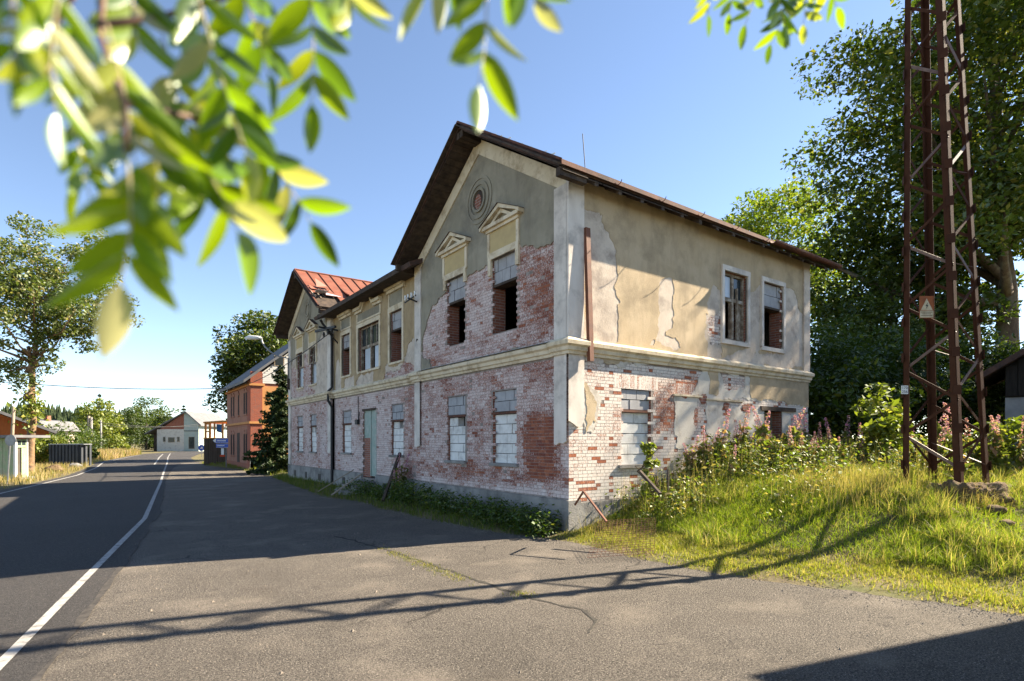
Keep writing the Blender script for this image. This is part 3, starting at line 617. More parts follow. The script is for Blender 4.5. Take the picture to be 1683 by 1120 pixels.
def hood(fn, u0, u1, z0, swell=False):          # straight or swelled hood mouldings of the middle bay
    mat = M['cream']; uc = (u0+u1)/2
    if not swell: q = [(u0-0.1,z0),(u1+0.1,z0)]
    else: q = [(u0-0.1,z0),(uc-0.62,z0)]+[(uc-0.62+1.24*k/10, z0+0.46*math.sin(math.pi*k/10)) for k in range(1, 10)]+[(uc+0.62,z0),(u1+0.1,z0)]
    p = MB()
    for i, ((a, za), (b, zb)) in enumerate(zip(q, q[1:])): p.prism([(a,za),(b,zb),(b,zb+0.10),(a,za+0.10)], fn, 0.11, 0.02); p.prism([(a,za+0.10),(b,zb+0.10),(b,zb+0.22),(a,za+0.22)], fn, 0.19, 0.02)
    p = p.build('window_hood', mat, house)
    zt, zb = z0-0.02, max(z0-0.60, 6.86)
    for r_ in (rect(u0,u0+0.09,zb,zt), rect(u1-0.09,u1,zb,zt), rect(u0+0.09,u1-0.09,zb,zb+0.07)): MB().prism(r_, fn, 0.06, 0.02).build('panel_frame', mat, p)
    MB().prism(rect(u0+0.09,u1-0.09,zb+0.07,zt), fn, 0.042, 0.02).build('panel', M['plaster_grey'], p)
hood(PM, 18.05, 19.34, 7.42); hood(PM, 20.05, 22.53, 7.26, True); hood(PM, 23.2, 24.45, 7.36)
# ---- window surrounds (cream bands) and window fillings
def surround(fn, o, wd=0.13, sides=True, zlow=None, parent=None, mat=None):
    a, b, c, d = o; mat = mat or M['cream']; zl = c if zlow is None else zlow
    MB().prism(rect(a-wd,b+wd,d,d+wd*1.3), fn, 0.075, 0.0).build('surround', mat, parent)
    if sides:
        MB().prism(rect(a-wd,a,zl,d), fn, 0.07, 0.0).build('surround', mat, parent); MB().prism(rect(b,b+wd,zl,d), fn, 0.07, 0.0).build('surround', mat, parent)
rb = random.Random(3)
def blocks(fn, a, b, c, d, rows, per, inset, mat, parent, gap=0.016, skip=()):
    h = (d-c)/rows; win = None
    for r_ in range(rows):
        wd = (b-a)/per; off = 0 if r_ % 2 == 0 else -wd*(0.35+0.2*rb.random()); u = a+off; k = 0
        while u < b-0.03:
            p, q = max(a, u), min(b, u+wd)
            if q-p > 0.03 and (r_, k) not in skip:
                j = rb.uniform(-0.012, 0.012)
                MB().prism(rect(p+gap/2, q-gap/2, c+r_*h+gap/2, c+(r_+1)*h-gap/2), fn, -inset+j, -inset-0.2).build('block', mat, parent)
            u += wd; k += 1
def sill(fn, o, parent, mat=None, out=0.07, th=0.07): MB().prism(rect(o[0]-0.08,o[1]+0.08,o[2]-th,o[2]+0.005), fn, out, -0.3).build('sill', mat or M['concrete'], parent)
def win_open(fn, o, zb, label, cream=True, zlow=None, per=3, rows=2):
    w_ = MB().prism(rect(o[0]-0.04,o[1]+0.04,zb-0.07,zb-0.005), fn, -0.02, -0.34).build('window', M['wood_dark'], house); w_['label'] = label     # the lintel under the infill
    blocks(fn, o[0], o[1], zb, o[3], rows, per, 0.06, M['block_grey'], w_)
    if cream: surround(fn, o, zlow=zlow, parent=w_)
    return w_
def win_walled(fn, o, zb, label, broken=False, per=2):
    w_ = MB().prism(rect(o[0]-0.05,o[1]+0.06,zb-0.065,zb-0.005), fn, 0.0, -0.3).build('window', M['rust'], house); w_['label'] = label
    blocks(fn, o[0]+0.01, o[1]-0.01, o[2], zb-0.07, 5, per, 0.09, M['block_white'], w_, skip=((4,0),) if broken else ())
    blocks(fn, o[0], o[1], zb, o[3], 2, 3, 0.05, M['block_grey'], w_)
    sill(fn, o, w_); return w_
win_open(PF, opR['b'], 6.2, 'open upper window nearest the corner, grey blocks above the dark hole', zlow=6.45, per=3)
win_open(PF, opR['a'], 6.2, 'open upper window further from the corner, grey blocks above the dark hole', zlow=6.6, per=3)
win_walled(PF, opR['d'], 2.84, 'ground-floor window walled up with white blocks nearest the corner')
win_walled(PF, opR['c'], 2.84, 'ground-floor window walled up with white blocks, top corner broken open', broken=True)
w1 = win_open(PM, opM['a'], 6.1, 'open window with grey blocks left of the white pilaster'); sill(PM, opM['a'], w1, M['cream'])
w1 = win_open(PM, opM['c'], 6.1, 'narrow open window with grey blocks beside the double window'); sill(PM, opM['c'], w1, M['cream'])
win_walled(PM, opM['d'], 2.84, 'walled-up ground-floor window right of the green door', broken=True)
win_walled(PM, opM['f'], 2.84, 'walled-up ground-floor window left of the green door')
win_walled(PF, opL['c'], 2.84, 'walled-up ground-floor window of the far wing, nearer one', broken=True)
win_walled(PF, opL['d'], 2.84, 'walled-up ground-floor window of the far wing, farther one')
def frame(fn, o, cols, ztr, label, panes, boards, mat=M['wood_frame']):
    a, b, c, d = o; w_ = MB(); t = 0.07
    for r_ in (rect(a,a+t,c,d), rect(b-t,b,c,d), rect(a+t,b-t,d-t,d), rect(a+t,b-t,c,c+t)): w_.prism(r_, fn, -0.08, -0.18)
    w_ = w_.build('window', mat, house); w_['label'] = label
    MB().prism(rect(a+t,b-t,ztr-0.05,ztr+0.05), fn, -0.07, -0.17).build('transom', mat, w_)
    cw = (b-a-2*t)/cols
    for k in range(1, cols): MB().prism(rect(a+t+cw*k-0.05,a+t+cw*k+0.05,c+t,d-t), fn, -0.065, -0.18).build('mullion', mat, w_)
    for k in range(cols):
        u0, u1 = a+t+cw*k+0.05, a+t+cw*(k+1)-0.05
        um = (u0+u1)/2
        if panes[k]:
            MB().prism(rect(um-0.02,um+0.02,ztr+0.05,d-t), fn, -0.09, -0.14).build('glazing_bar', mat, w_)
            for p, q in ((u0,um-0.02),(um+0.02,u1)): MB().prism(rect(p,q,ztr+0.05,d-t), fn, -0.115, -0.12).build('pane', M['glass'], w_)
        if boards[k]: MB().prism(rect(u0+(0.0 if boards[k] == 1 else 0.0), u1-(0.22 if boards[k] == 2 else 0.0), c+t, ztr-0.05), fn, -0.13, -0.145).build('board', M['pale_sheet'], w_)
    return w_
w1 = frame(PM, opM['b'], 2, 5.85, 'double window with weathered wooden frames and pale boards', (1,1), (2,2)); surround(PM, opM['b'], parent=w1); sill(PM, opM['b'], w1, M['cream'])
w1 = frame(PF, opL['a'], 1, 5.95, 'wooden upper window of the far wing, nearer one', (1,), (1,)); surround(PF, opL['a'], zlow=5.9, parent=w1); sill(PF, opL['a'], w1, M['cream'])
w1 = frame(PF, opL['b'], 1, 5.95, 'wooden upper window of the far wing, farther one', (1,), (1,)); surround(PF, opL['b'], zlow=5.9, parent=w1); sill(PF, opL['b'], w1, M['cream'])
# tilted casement hanging out of the nearer window of the far wing
q = fuv(512, 590); mb = MB(); u, v = 28.2, 6.3
for r_ in (rect(u-.35,u-.29,v-.45,v+.4), rect(u+.29,u+.35,v-.45,v+.4), rect(u-.29,u+.29,v+.34,v+.4), rect(u-.29,u+.29,v-.45,v-.39), rect(u-.29,u+.29,v-.04,v)): mb.prism([(p[0], p[1]) for p in r_], lambda a, b, c: PF(a+0.12*(b-v), b, c+0.25*(0.4-(b-v))*0.5), 0.03, -0.01)
mb.build('casement', M['wood_frame'], house)
w1 = frame(PS, opS['a'], 2, 6.12, 'end-wall window with weathered cross frame and one pale pane', (0,0), (0,0)); surround(PS, opS['a'], 0.11, parent=w1, mat=M['white_trim'], zlow=4.9); MB().prism(rect(13.98,15.38,4.82,4.94), PS, 0.06, -0.1).build('sill', M['white_trim'], w1)
MB().prism(rect(14.22,14.62,6.2,6.78), PS, -0.11, -0.125).build('pane', M['pale_sheet'], w1); MB().prism(rect(14.74,15.14,6.2,6.78), PS, -0.115, -0.12).build('pane', M['glass'], w1)
mb = MB(); mb.prism(rect(14.22,14.26,5.0,6.05), PS, -0.1, -0.14); mb.prism(rect(14.86,14.92,5.0,6.5), PS, -0.05, -0.1); mb.prism(rect(15.0,15.16,5.0,6.07), PS, -0.12, -0.16); mb.build('casement_remains', M['wood_frame'], w1)
w1 = win_open(PS, opS['b'], 6.2, 'end-wall window with grey blocks above a dark hole and red brick', cream=False, per=2); surround(PS, opS['b'], 0.10, parent=w1, mat=M['white_trim'], zlow=4.9); MB().prism(rect(16.0,17.34,4.82,4.94), PS, 0.06, -0.1).build('sill', M['white_trim'], w1)
w1 = win_walled(PS, opS['c'], 2.84, 'sunlit end-wall window walled up with white blocks')
# soldier-course arch of bricks above it: upright bricks side by side
rA = random.Random(8); AL = []
for u0, u1, zt, fn in ((9.78,11.3,3.36,PS),(11.95,13.2,3.30,PS)):
    u = u0
    while u < u1:
        g = np.array(brick_geo(fn, u, u+0.066, zt, zt+0.29, 0.001+rA.uniform(0,0.001))); cc = (min(1, 0.40+0.4*rA.random()) if u1 < 11.5 else 0.3+0.25*rA.random(), 0.95, 0.8)
        link('arch_brick', np_mesh('arch_brick', g, BF, M['brick'], np.tile(np.array(cc), (8, 1))), wallS); u += 0.078
# end-wall walled-up niches: recess edges and rough fill
for (a, b, c, d), m_ in zip(niche, (M['undercoat_pale'], M['undercoat_pale'])):
    n_ = MB(); n_.prism(rect(a-0.05,b+0.05,d,d+0.05), PS, 0.055, 0.0); n_.build('niche_head', M['cream'], house)
# doorway of the end facade with its charred lintel
dl = MB().prism(rect(16.0,18.0,3.0,3.13), PS, 0.05, -0.3).build('door', M['wood_dark'], house); dl['label'] = 'dark doorway in the end wall under a charred timber lintel'
mb = MB(); mb.prism(rect(16.2,16.5,0.6,2.98), PS, -0.25, -0.3); mb.build('door_leaf', M['teal'], dl)
mb = MB(); mb.prism(rect(16.5,17.24,0.6,2.98), PS, -0.32, -0.4); mb.build('board', M['wood_grey'], dl)
# holes where beams were torn out
for x, y, r_ in ((1155,657,0.16),(1193,668,0.13),(1224,671,0.14)):
    u, v = suv(x, y); MB().prism([(u+r_*(1+0.3*math.sin(3*t))*math.cos(t), v+r_*0.9*math.sin(t)) for t in [k*math.pi/5 for k in range(10)]], PS, 0.021, 0.012).build('beam_socket', M['brick_reveal'], house)
# front door, half bricked up
dd = opM['e']; dr = MB().prism(rect(dd[0]-0.03,dd[1]+0.05,3.28,3.36), PM, 0.02, -0.3).build('door', M['wood_dark'], house); dr['label'] = 'tall green front door recessed in the shaded brick wall'
MB().prism(rect(dd[0]+0.0,dd[0]+0.62,0.7,3.28), PM, -0.07, -0.13).build('door_leaf', M['teal'], dr)
MB().prism(rect(dd[0]+0.62,dd[1],2.2,3.28), PM, -0.06, -0.12).build('fanlight', M['teal'], dr)
MB().prism(rect(dd[0]+0.62,dd[1],0.65,2.2), PM, -0.05, -0.2).build('brick_fill', M['brick_reveal'], dr)
mb = MB(); mb.prism(rect(dd[0]-0.06,dd[0]+0.0,0.65,3.3), PM, 0.01, -0.2); mb.prism(rect(dd[0]+0.58,dd[0]+0.64,0.7,3.28), PM, -0.035, -0.14); mb.build('door_frame', M['teal'], dr)
for k in range(3): MB().box((X0+REC-0.5-0.32*k, dd[0]-0.1, -0.1), (X0+REC-0.07-0.32*k+(0.0 if k == 0 else -0.11), dd[1]+0.1, 0.55-0.18*k)).build('step', M['concrete'], dr)
# ---- roofs
def slab(p, th=0.14):                           # 4 top points of a roof plane
    a, b, c, d = [Vector(q) for q in p]; n = (b-a).cross(d-a).normalized()
    if n.z < 0: n = -n
    q = [v-n*th for v in (a, b, c, d)]
    return MB().hexa([*q, a, b, c, d])
OV = 0.67; EA = 0.52; ZR = AP+0.25
def zr(y, yr): return ZR-SL*abs(y-yr)
XF, XE = X0-OV, XB+1.05
ya, yb = Y0-EA, 2*YR-(Y0-EA)
slab([(XF,YR,ZR),(XE,YR,ZR),(XE,ya,zr(ya,YR)),(XF,ya,zr(ya,YR))]).build('roof_slope', M['dark_roof'], house)
slab([(XF,YR,ZR),(XE,YR,ZR),(XE,yb,zr(yb,YR)),(XF,yb,zr(yb,YR))]).build('roof_slope', M['dark_roof'], house)
yc, yd = 2*YL-33.0, 33.0
# far wing: red standing-seam sheets on the slope towards the camera, each sheet a piece
slab([(XF,YL,ZR),(XE,YL,ZR),(XE,yd,zr(yd,YL)),(XF,yd,zr(yd,YL))]).build('roof_slope', M['dark_roof'], house)
slab([(XF,YL,ZR-0.03),(XE,YL,ZR-0.03),(XE,yc,zr(yc,YL)-0.03),(XF,yc,zr(yc,YL)-0.03)], 0.10).build('roof_deck', M['wood_dark'], house)
n_sh = 21; wsh = (XE-XF)/n_sh; rr = random.Random(4)
rl = bpy.data.objects.new('red_roof', None)
rl = MB().tube([(XF,YL,ZR+0.02),(XE,YL,ZR+0.02)], 0.06, 8).build('ridge_cap', M['red_roof'], house)
for k in range(n_sh):
    x0, x1 = XF+k*wsh+0.006, XF+(k+1)*wsh-0.006
    ylow = yc+(0.0 if k > 5 else (1.25, 0.95, 0.55, 1.1, 0.35, 0.15)[k]); mb = MB()
    n = 5; P = []
    for i in range(n+1):
        t = i/n; y = YL+(ylow-YL)*t; z = zr(y, YL)+0.012
        if k <= 4 and i >= n-1: z += (0.05, 0.12, 0.03, 0.20, 0.08)[k]*(1 if i == n else 0.3)
        P.append((y, z))
    for (y0, z0), (y1, z1) in zip(P, P[1:]):
        mb.hexa([(x0,y0,z0-0.006),(x1,y0,z0-0.006),(x1,y1,z1-0.006),(x0,y1,z1-0.006),(x0,y0,z0),(x1,y0,z0),(x1,y1,z1),(x0,y1,z1)])
    s = mb.build('roof_sheet', M['red_roof'], house)
    mb = MB()
    for (y0, z0), (y1, z1) in zip(P, P[1:]): mb.bar((x0,y0,z0+0.025), (x0,y1,z1+0.025), 0.022, 0.05)
    mb.build('seam', M['red_roof'], s)
# torn sheets and splintered battens at the corner
for k, (x, y, dx, dy, dz, m_) in enumerate(((7.75,26.6,0.7,0.5,0.25,'red_roof'),(7.8,26.2,0.5,-0.5,0.05,'pale_sheet'),(8.1,26.9,0.6,0.3,0.45,'red_roof'),(8.3,26.1,0.7,0.1,0.1,'pale_sheet'))):
    z = zr(y, YL)+0.12; MB().hexa([(x,y,z),(x+dx,y,z),(x+dx,y+dy,z+dz*0.4),(x,y+dy*0.7,z+dz),(x,y,z+0.01),(x+dx,y,z+0.01),(x+dx,y+dy,z+dz*0.4+0.01),(x,y+dy*0.7,z+dz+0.01)]).build('torn_sheet', M[m_], house)
for k in range(5): MB().bar((7.7+0.25*k,26.9,zr(26.9,YL)+0.03), (7.75+0.28*k,25.85+0.1*k,zr(25.9,YL)+0.02), 0.05, 0.05).build('batten', M['wood_grey'], house)
# middle roof
slab([(7.8,YM0-0.6,7.74),(7.8,YM1+0.9,7.74),(13.6,YM1+0.9,10.2),(13.6,YM0-0.6,10.2)]).build('roof_slope', M['dark_roof'], house)
slab([(19.4,YM0-0.6,7.74),(19.4,YM1+0.9,7.74),(13.6,YM1+0.9,10.2),(13.6,YM0-0.6,10.2)]).build('roof_slope', M['dark_roof'], house)
# soffit boards, rafters, verge fascia
for yr, e0, e1 in ((YR, ya, yb), (YL, yc, yd)):
    for s, ye in ((-1, e0), (1, e1)):
        L = abs(ye-yr); n = 24
        for k in range(n):
            y0, y1 = yr+s*L*(k+0.04)/n, yr+s*L*(k+0.94)/n
            dz = -0.17-0.012*rr.random()
            MB().hexa([(XF+0.05,y0,zr(y0,yr)+dz-0.02),(X0+0.1,y0,zr(y0,yr)+dz-0.02),(X0+0.1,y1,zr(y1,yr)+dz-0.02),(XF+0.05,y1,zr(y1,yr)+dz-0.02),(XF+0.05,y0,zr(y0,yr)+dz),(X0+0.1,y0,zr(y0,yr)+dz),(X0+0.1,y1,zr(y1,yr)+dz),(XF+0.05,y1,zr(y1,yr)+dz)]).build('soffit_board', M['wood_dark'], house)
        MB().bar((XF,yr,ZR-0.10), (XF,ye,zr(ye,yr)-0.10), 0.035, 0.24, up=(1,0,0.001)).build('verge_board', M['wood_dark'], house)
        MB().bar((XF-0.02,yr,ZR+0.0), (XF-0.02,ye,zr(ye,yr)+0.0), 0.05, 0.07, up=(1,0,0.001)).build('verge_trim', M['rust'], house)
        for zz in (0.02, 0.97): 
            y = yr+s*L*zz
            MB().bar((XF+0.02,y,zr(y,yr)-0.28), (X0+0.1,y,zr(y,yr)-0.28), 0.14, 0.18).build('purlin_end', M['wood_dark'], house)
# rusty rectangular box profile along the near verge: short iron hooks stand on it
mb = MB()
for k in range(14): 
    y = YR-0.35-0.27*k-0.1*rr.random(); mb.bar((XF-0.049,y,zr(y,YR)+0.004), (XF-0.049,y-0.05-0.12*rr.random(),zr(y,YR)-0.03), 0.004, 0.035*rr.random()+0.01)
mb.build('paint_flakes', M['white_paint'], house, kind='stuff')
# eaves of the end wall: rafter tails, broken gutter, hooks
for k in range(15):
    x = X0+0.35+0.74*k
    MB().hexa([(x,ya+0.06,zr(ya,YR)-0.26),(x+0.11,ya+0.06,zr(ya,YR)-0.26),(x+0.11,Y0+0.02,zr(Y0,YR)-0.30),(x,Y0+0.02,zr(Y0,YR)-0.30),(x,ya+0.06,zr(ya,YR)-0.15),(x+0.11,ya+0.06,zr(ya,YR)-0.15),(x+0.11,Y0+0.02,zr(Y0,YR)-0.15),(x,Y0+0.02,zr(Y0,YR)-0.15)]).build('rafter_tail', M['wood_dark'], house)
for k in range(7):
    x = X0+0.9+1.5*k; z = zr(ya, YR)
    MB().tube([(x,ya+0.05,z-0.02)]+[(x, ya-0.02-0.10*(1-math.cos(t)), z-0.05-0.11*math.sin(t)) for t in (0.5,1.1,1.7,2.3,2.9)], 0.009, 5).build('gutter_hook', M['rust'], house)
for x0, x1 in ((8.0,10.2),(10.7,12.6),(15.6,19.7)):
    mb = MB(); P = [(-0.09+0.09*math.cos(t), -0.09*math.sin(t)) for t in [math.pi*i/6 for i in range(7)]]
    for (a, b), (c, d) in zip(P, P[1:]): mb.face([(x0,ya-0.02+a,zr(ya,YR)-0.05+b),(x1,ya-0.02+a,zr(ya,YR)-0.06+b),(x1,ya-0.02+c,zr(ya,YR)-0.06+d),(x0,ya-0.02+c,zr(ya,YR)-0.05+d)])
    if x0 > 15: mb.build('gutter', M['rust'], house)
mb = MB(); mb.bar((XF,ya,zr(ya,YR)-0.05), (XE,ya,zr(ya,YR)-0.05), 0.03, 0.10); mb.build('eaves_board', M['rust'], house)
for k in range(22):                              # ragged boards under the end eaves
    x = X0+0.1+0.5*k
    if rr.random() < 0.25: continue
    MB().hexa([(x,ya+0.05,zr(ya,YR)-0.19),(x+0.46,ya+0.05,zr(ya,YR)-0.19),(x+0.46,Y0,zr(Y0,YR)-0.2),(x,Y0,zr(Y0,YR)-0.2),(x,ya+0.05,zr(ya,YR)-0.165),(x+0.46,ya+0.05,zr(ya,YR)-0.165),(x+0.46,Y0,zr(Y0,YR)-0.17),(x,Y0,zr(Y0,YR)-0.17)]).build('soffit_board', M['wood_dark'], house)
# middle eaves fascia
MB().bar((7.79,YM0+0.1,7.66), (7.79,YM1+0.3,7.66), 0.04, 0.17).build('eaves_board', M['wood_dark'], house)
MB().box((7.82,YM0+0.1,7.60), (X0+REC,YM1-0.05,7.62)).build('soffit', M['wood_dark'], house)
# rusty downpipe of the end wall, front downpipes
MB().hexa([(8.75,9.24,3.86),(8.87,9.24,3.86),(8.87,9.14,3.86),(8.75,9.14,3.86),(8.73,9.34,6.86),(8.86,9.34,6.86),(8.86,9.25,6.86),(8.73,9.25,6.86)]).build('downpipe', M['rust_bright'], house)
MB().tube([(7.85,25.5,7.5),(8.0,25.55,7.3),(8.33,25.40,6.9),(8.33,25.40,4.5),(8.16,25.40,4.3),(8.16,25.40,3.9),(8.33,25.40,3.6),(8.33,25.40,0.2)], 0.055, 8).build('downpipe', M['black_metal'], house)
# wire antenna rods on the roof
MB().tube([(8.95,Y0+0.1,8.1), (8.80,Y0+0.05,9.05)], 0.010, 5).build('antenna_rod', M['black_metal'], house)
MB().tube([(XF+0.3,16.4,8.3), (XF+0.3,16.4,8.95)], 0.012, 5).build('antenna_rod', M['black_metal'], house)
# insulator bracket on the white pilaster, anchor hooks
ins = MB(); ins.bar((X0-0.07,16.75,6.62), (X0-0.45,16.62,6.66), 0.04, 0.04); ins.bar((X0-0.33,16.3,6.7), (X0-0.33,17.1,6.62), 0.035, 0.035); ins = ins.build('insulator_bracket', M['black_metal'], house)
for k, y in enumerate((16.35,16.6,16.85,17.05)): MB().tube([(X0-0.33,y,6.66),(X0-0.33,y,6.72),(X0-0.33,y,6.76),(X0-0.33,y,6.84)], [0.02,0.05,0.03,0.035], 8).build('insulator', M['porcelain'], ins)
# iron bracket with arm holding the cable at the far end of the middle bay
br = MB(); q0 = Vector((X0+REC,24.9,7.0)); br.bar(q0, (X0-0.75,24.9,7.05), 0.07, 0.07); br.bar((X0-0.35,23.9,6.95), (X0-0.55,26.0,7.05), 0.09, 0.10); br.bar((X0+REC,24.9,6.4), (X0-0.4,24.9,6.95), 0.05, 0.05); br = br.build('cable_bracket', M['black_metal'], house)
for y in (24.2,24.7,25.3): MB().tube([(X0-0.4,y,6.93),(X0-0.4,y,6.82),(X0-0.4,y,6.72)], [0.03,0.06,0.03], 8).build('insulator', M['black_metal'], br)
mb = MB(); mb.box((X0+REC-0.12,22.3,2.75), (X0+REC-0.02,22.55,2.95)); mb.tube([(X0+REC-0.03,22.4,2.9),(X0+REC-0.03,22.42,3.9)], 0.015, 5); mb.tube([(X0+REC-0.03,22.35,2.95),(X0+REC-0.1,22.05,3.25)], 0.02, 5); mb.build('cable_box', M['black_metal'], house)
# curl of iron on the white pilaster
MB().tube([PF(16.72+0.05*math.cos(t), 5.36+0.02*t-0.03+0.05*math.sin(t*1.3), 0.075) for t in (0,0.8,1.6,2.4,3.2)], 0.012, 5).build('wall_anchor', M['black_metal'], house)
# arm lamp on the far gable
lp = thing('street_lamp', (8.25,31.6,5.2), 'grey arm lamp fixed to the far corner of the derelict house', 'lamp')
P = [(8.2,32.3,5.0),(8.2,32.3,6.6)]+[(8.2-1.3*math.sin(t)*0.9, 32.3+1.0*math.sin(t), 6.6+1.15*(1-math.cos(t))**0.8) for t in (0.35,0.7,1.05,1.35,1.57)]
MB().tube(P, 0.045, 8, ).build('arm', M['grey_metal'], lp, smooth=True)
e = Vector(P[-1]); MB().tube([e, e+Vector((-0.15,0.12,0.02)), e+Vector((-0.55,0.42,0.03)), e+Vector((-0.75,0.57,0.0))], [0.05,0.11,0.13,0.03], 8).build('lamp_head', M['white_paint'], lp, smooth=True)
MB().tube([(8.2,32.3,4.9),(8.2,32.3,5.5)], 0.07, 8).build('bracket', M['wood_dark'], lp)
# ------------------------------------------------------------------ vegetation builders
def leaf_quads(P, size, rs, up=0.35, jit=0.35):   # P (n,3) -> diamond leaves, slightly folded
    n = len(P); N = rs.normal(size=(n, 3)); N[:, 2] = np.abs(N[:, 2])+up; N /= np.linalg.norm(N, axis=1)[:, None]
    A = np.cross(N, rs.normal(size=(n, 3))); A /= np.linalg.norm(A, axis=1)[:, None]+1e-9; B = np.cross(N, A)
    s = size*(1+jit*rs.normal(size=n)).clip(0.45, 1.8)[:, None]
    V = np.stack([P-A*s*0.62, P+B*s*0.34+N*s*0.08, P+A*s*0.62, P-B*s*0.34+N*s*0.08], 1).reshape(-1, 3)
    return V, np.arange(4*n).reshape(-1, 4)
def leaf_cols(n, rs, c1, c2, c3=None, p3=0.08, k=4):
    t = rs.rand(n)[:, None]; c = np.array(c1)*(1-t)+np.array(c2)*t
    if c3 is not None: m = rs.rand(n) < p3; c[m] = np.array(c3)
    c = c*(0.8+0.4*rs.rand(n))[:, None]
    return np.repeat(c, k, 0)
M['leaf'] = leafmat('leaf', trans=0.42); M['leaf_gloss'] = M['leaf']
M['needle'] = leafmat('needle', trans=0.15, gloss=0.03); M['grass'] = leafmat('grass_blade', trans=0.45, gloss=0.03)
M['bark'] = simple('bark', (0.075,0.055,0.040), (0.14,0.105,0.075), 6, 0.95, bs=0.8, bscale=14, bd=0.05, stretch=(1,1,0.4), dirt=(0.16,0.15,0.10), dscale=2)
M['bark_orange'] = simple('bark_orange', (0.19,0.115,0.06), (0.28,0.18,0.10), 4, 0.95, bs=0.8, bscale=9, bd=0.06, dirt=(0.10,0.075,0.055), dscale=1.5)
def tree(name, base, crown, radii, tr, nclump, per, leaf, cols, label, seed, mat='leaf', bark='bark', clump=(0.7,1.3), shell=0.45, limbs=16, top=None, squash=0.7, wire=0.0, group=None, holes=0.25, fork=0.45, sway=0.3):
    rs = np.random.RandomState(seed); rn = random.Random(seed); base = Vector(base); crown = Vector(crown); rx, ry, rz = radii
    root = thing(name, base, label, 'tree', group)
    ph = rs.rand(3)*50; cl = []
    while len(cl) < nclump:
        d = rs.normal(size=3); d /= np.linalg.norm(d); r = shell+(1-shell)*rs.rand()**0.6
        lump = 0.74+0.42*mnoise.noise(Vector(d*1.6+ph))+0.16*mnoise.noise(Vector(d*4.0+ph))
        if mnoise.noise(Vector(d*2.6*r+ph*2)) < -0.42+holes*0.5 and rs.rand() < holes*2: continue
        p = np.array([crown.x+d[0]*rx*r*lump*1.25, crown.y+d[1]*ry*r*lump*1.25, crown.z+d[2]*rz*r*lump*1.25])
        if p[2] < base.z+0.4: continue
        cl.append(p)
    cl = np.array(cl); PP = []
    for p in cl:
        s = rs.uniform(*clump); m = max(6, int(per*(s/clump[1])**2)); q = rs.normal(size=(m, 3)); q /= np.linalg.norm(q, axis=1)[:, None]
        q *= (0.35+0.65*rs.rand(m)**0.5)[:, None]*s; q[:, 2] *= squash; PP.append(p+q)
    PP = np.concatenate(PP); V, F = leaf_quads(PP, leaf, rs)
    link('crown', np_mesh('crown', V, F, M[mat], leaf_cols(len(PP), rs, *cols)), root)
    tp = crown+Vector((0,0,rz*0.55)) if top is None else Vector(top); n = 9; T = []
    for i in range(n):
        t = i/(n-1); q = base.lerp(tp, t)+Vector((rn.uniform(-1,1), rn.uniform(-1,1), 0))*sway*math.sin(math.pi*t); T.append(q)
    mb = MB(); mb.tube([T[0]-Vector((0,0,0.3)), T[0]+Vector((0,0,0.15))]+T[1:], [tr*1.5, tr*1.2]+[tr*(1-0.85*i/(n-1)) for i in range(1, n)], 10)
    mb.build('trunk', M[bark], root, smooth=True)
    idx = list(range(len(cl))); rn.shuffle(idx)
    for k in idx[:limbs]:
        p = Vector(cl[k]); t0 = min(0.93, max(fork, fork+(1-fork)*((p.z-(base.z+(tp.z-base.z)*fork))/max(0.1, (tp.z-base.z)*(1-fork))-0.25))); f = t0*(n-1); i = min(n-2, int(f)); q = T[i].lerp(T[i+1], f-i)
        md = q.lerp(p, 0.5)+Vector((rn.uniform(-.3,.3), rn.uniform(-.3,.3), -0.12*(p-q).length+0.2)); r0 = tr*(1-0.85*t0)*0.62
        MB().tube([q, q.lerp(md, 0.55)+Vector((0,0,0.05)), md, md.lerp(p, 0.6), p], [r0, r0*0.8, r0*0.55, r0*0.35, r0*0.12], 6).build('limb', M[bark], root, smooth=True)
    return root
def spruce(name, base, h, r, label, seed, whorls=17, mat='needle', group=None, cols=((0.022,0.040,0.016),(0.05,0.075,0.028),(0.10,0.11,0.04),0.12)):
    rs = np.random.RandomState(seed); base = Vector(base); root = thing(name, base, label, 'tree', group)
    MB().tube([base-Vector((0,0,.2)), base+Vector((0,0,h*0.5)), base+Vector((0.03,0,h*0.98))], [0.022*h, 0.012*h, 0.004*h], 8).build('trunk', M['bark'], root, smooth=True)
    P = []; br = MB()
    for k in range(whorls):
        t = (k+0.4)/whorls; z = h*(0.05+0.93*t); L0 = r*(1-t)**0.85+0.10
        for b in range(7 if t < 0.8 else 5):
            an = rs.rand()*6.283; L = L0*rs.uniform(0.65, 1.12); m = max(4, int(L*26))
            br.tube([base+Vector((0,0,z)), base+Vector((math.cos(an)*L*0.6, math.sin(an)*L*0.6, z-0.10*L)), base+Vector((math.cos(an)*L*0.97, math.sin(an)*L*0.97, z-0.16*L))], [0.012, 0.008, 0.003], 4)
            for i in range(m):
                s = (i+rs.rand())/m; wv = (0.26*L*(1-s)+0.05)*rs.uniform(-1, 1)
                P.append((base.x+math.cos(an)*L*s-math.sin(an)*wv, base.y+math.sin(an)*L*s+math.cos(an)*wv, base.z+z-0.34*L*s+0.20*L*s*s-abs(wv)*0.3+rs.normal()*0.03))
    br.build('branches', M['bark'], root, kind='stuff')
    P = np.repeat(np.array(P), 5, 0); P += rs.normal(size=P.shape)*0.06*h/7
    V, F = leaf_quads(P, 0.021*h, rs, up=0.2); link('crown', np_mesh('crown', V, F, M[mat], leaf_cols(len(P), rs, *cols)), root)
    return root
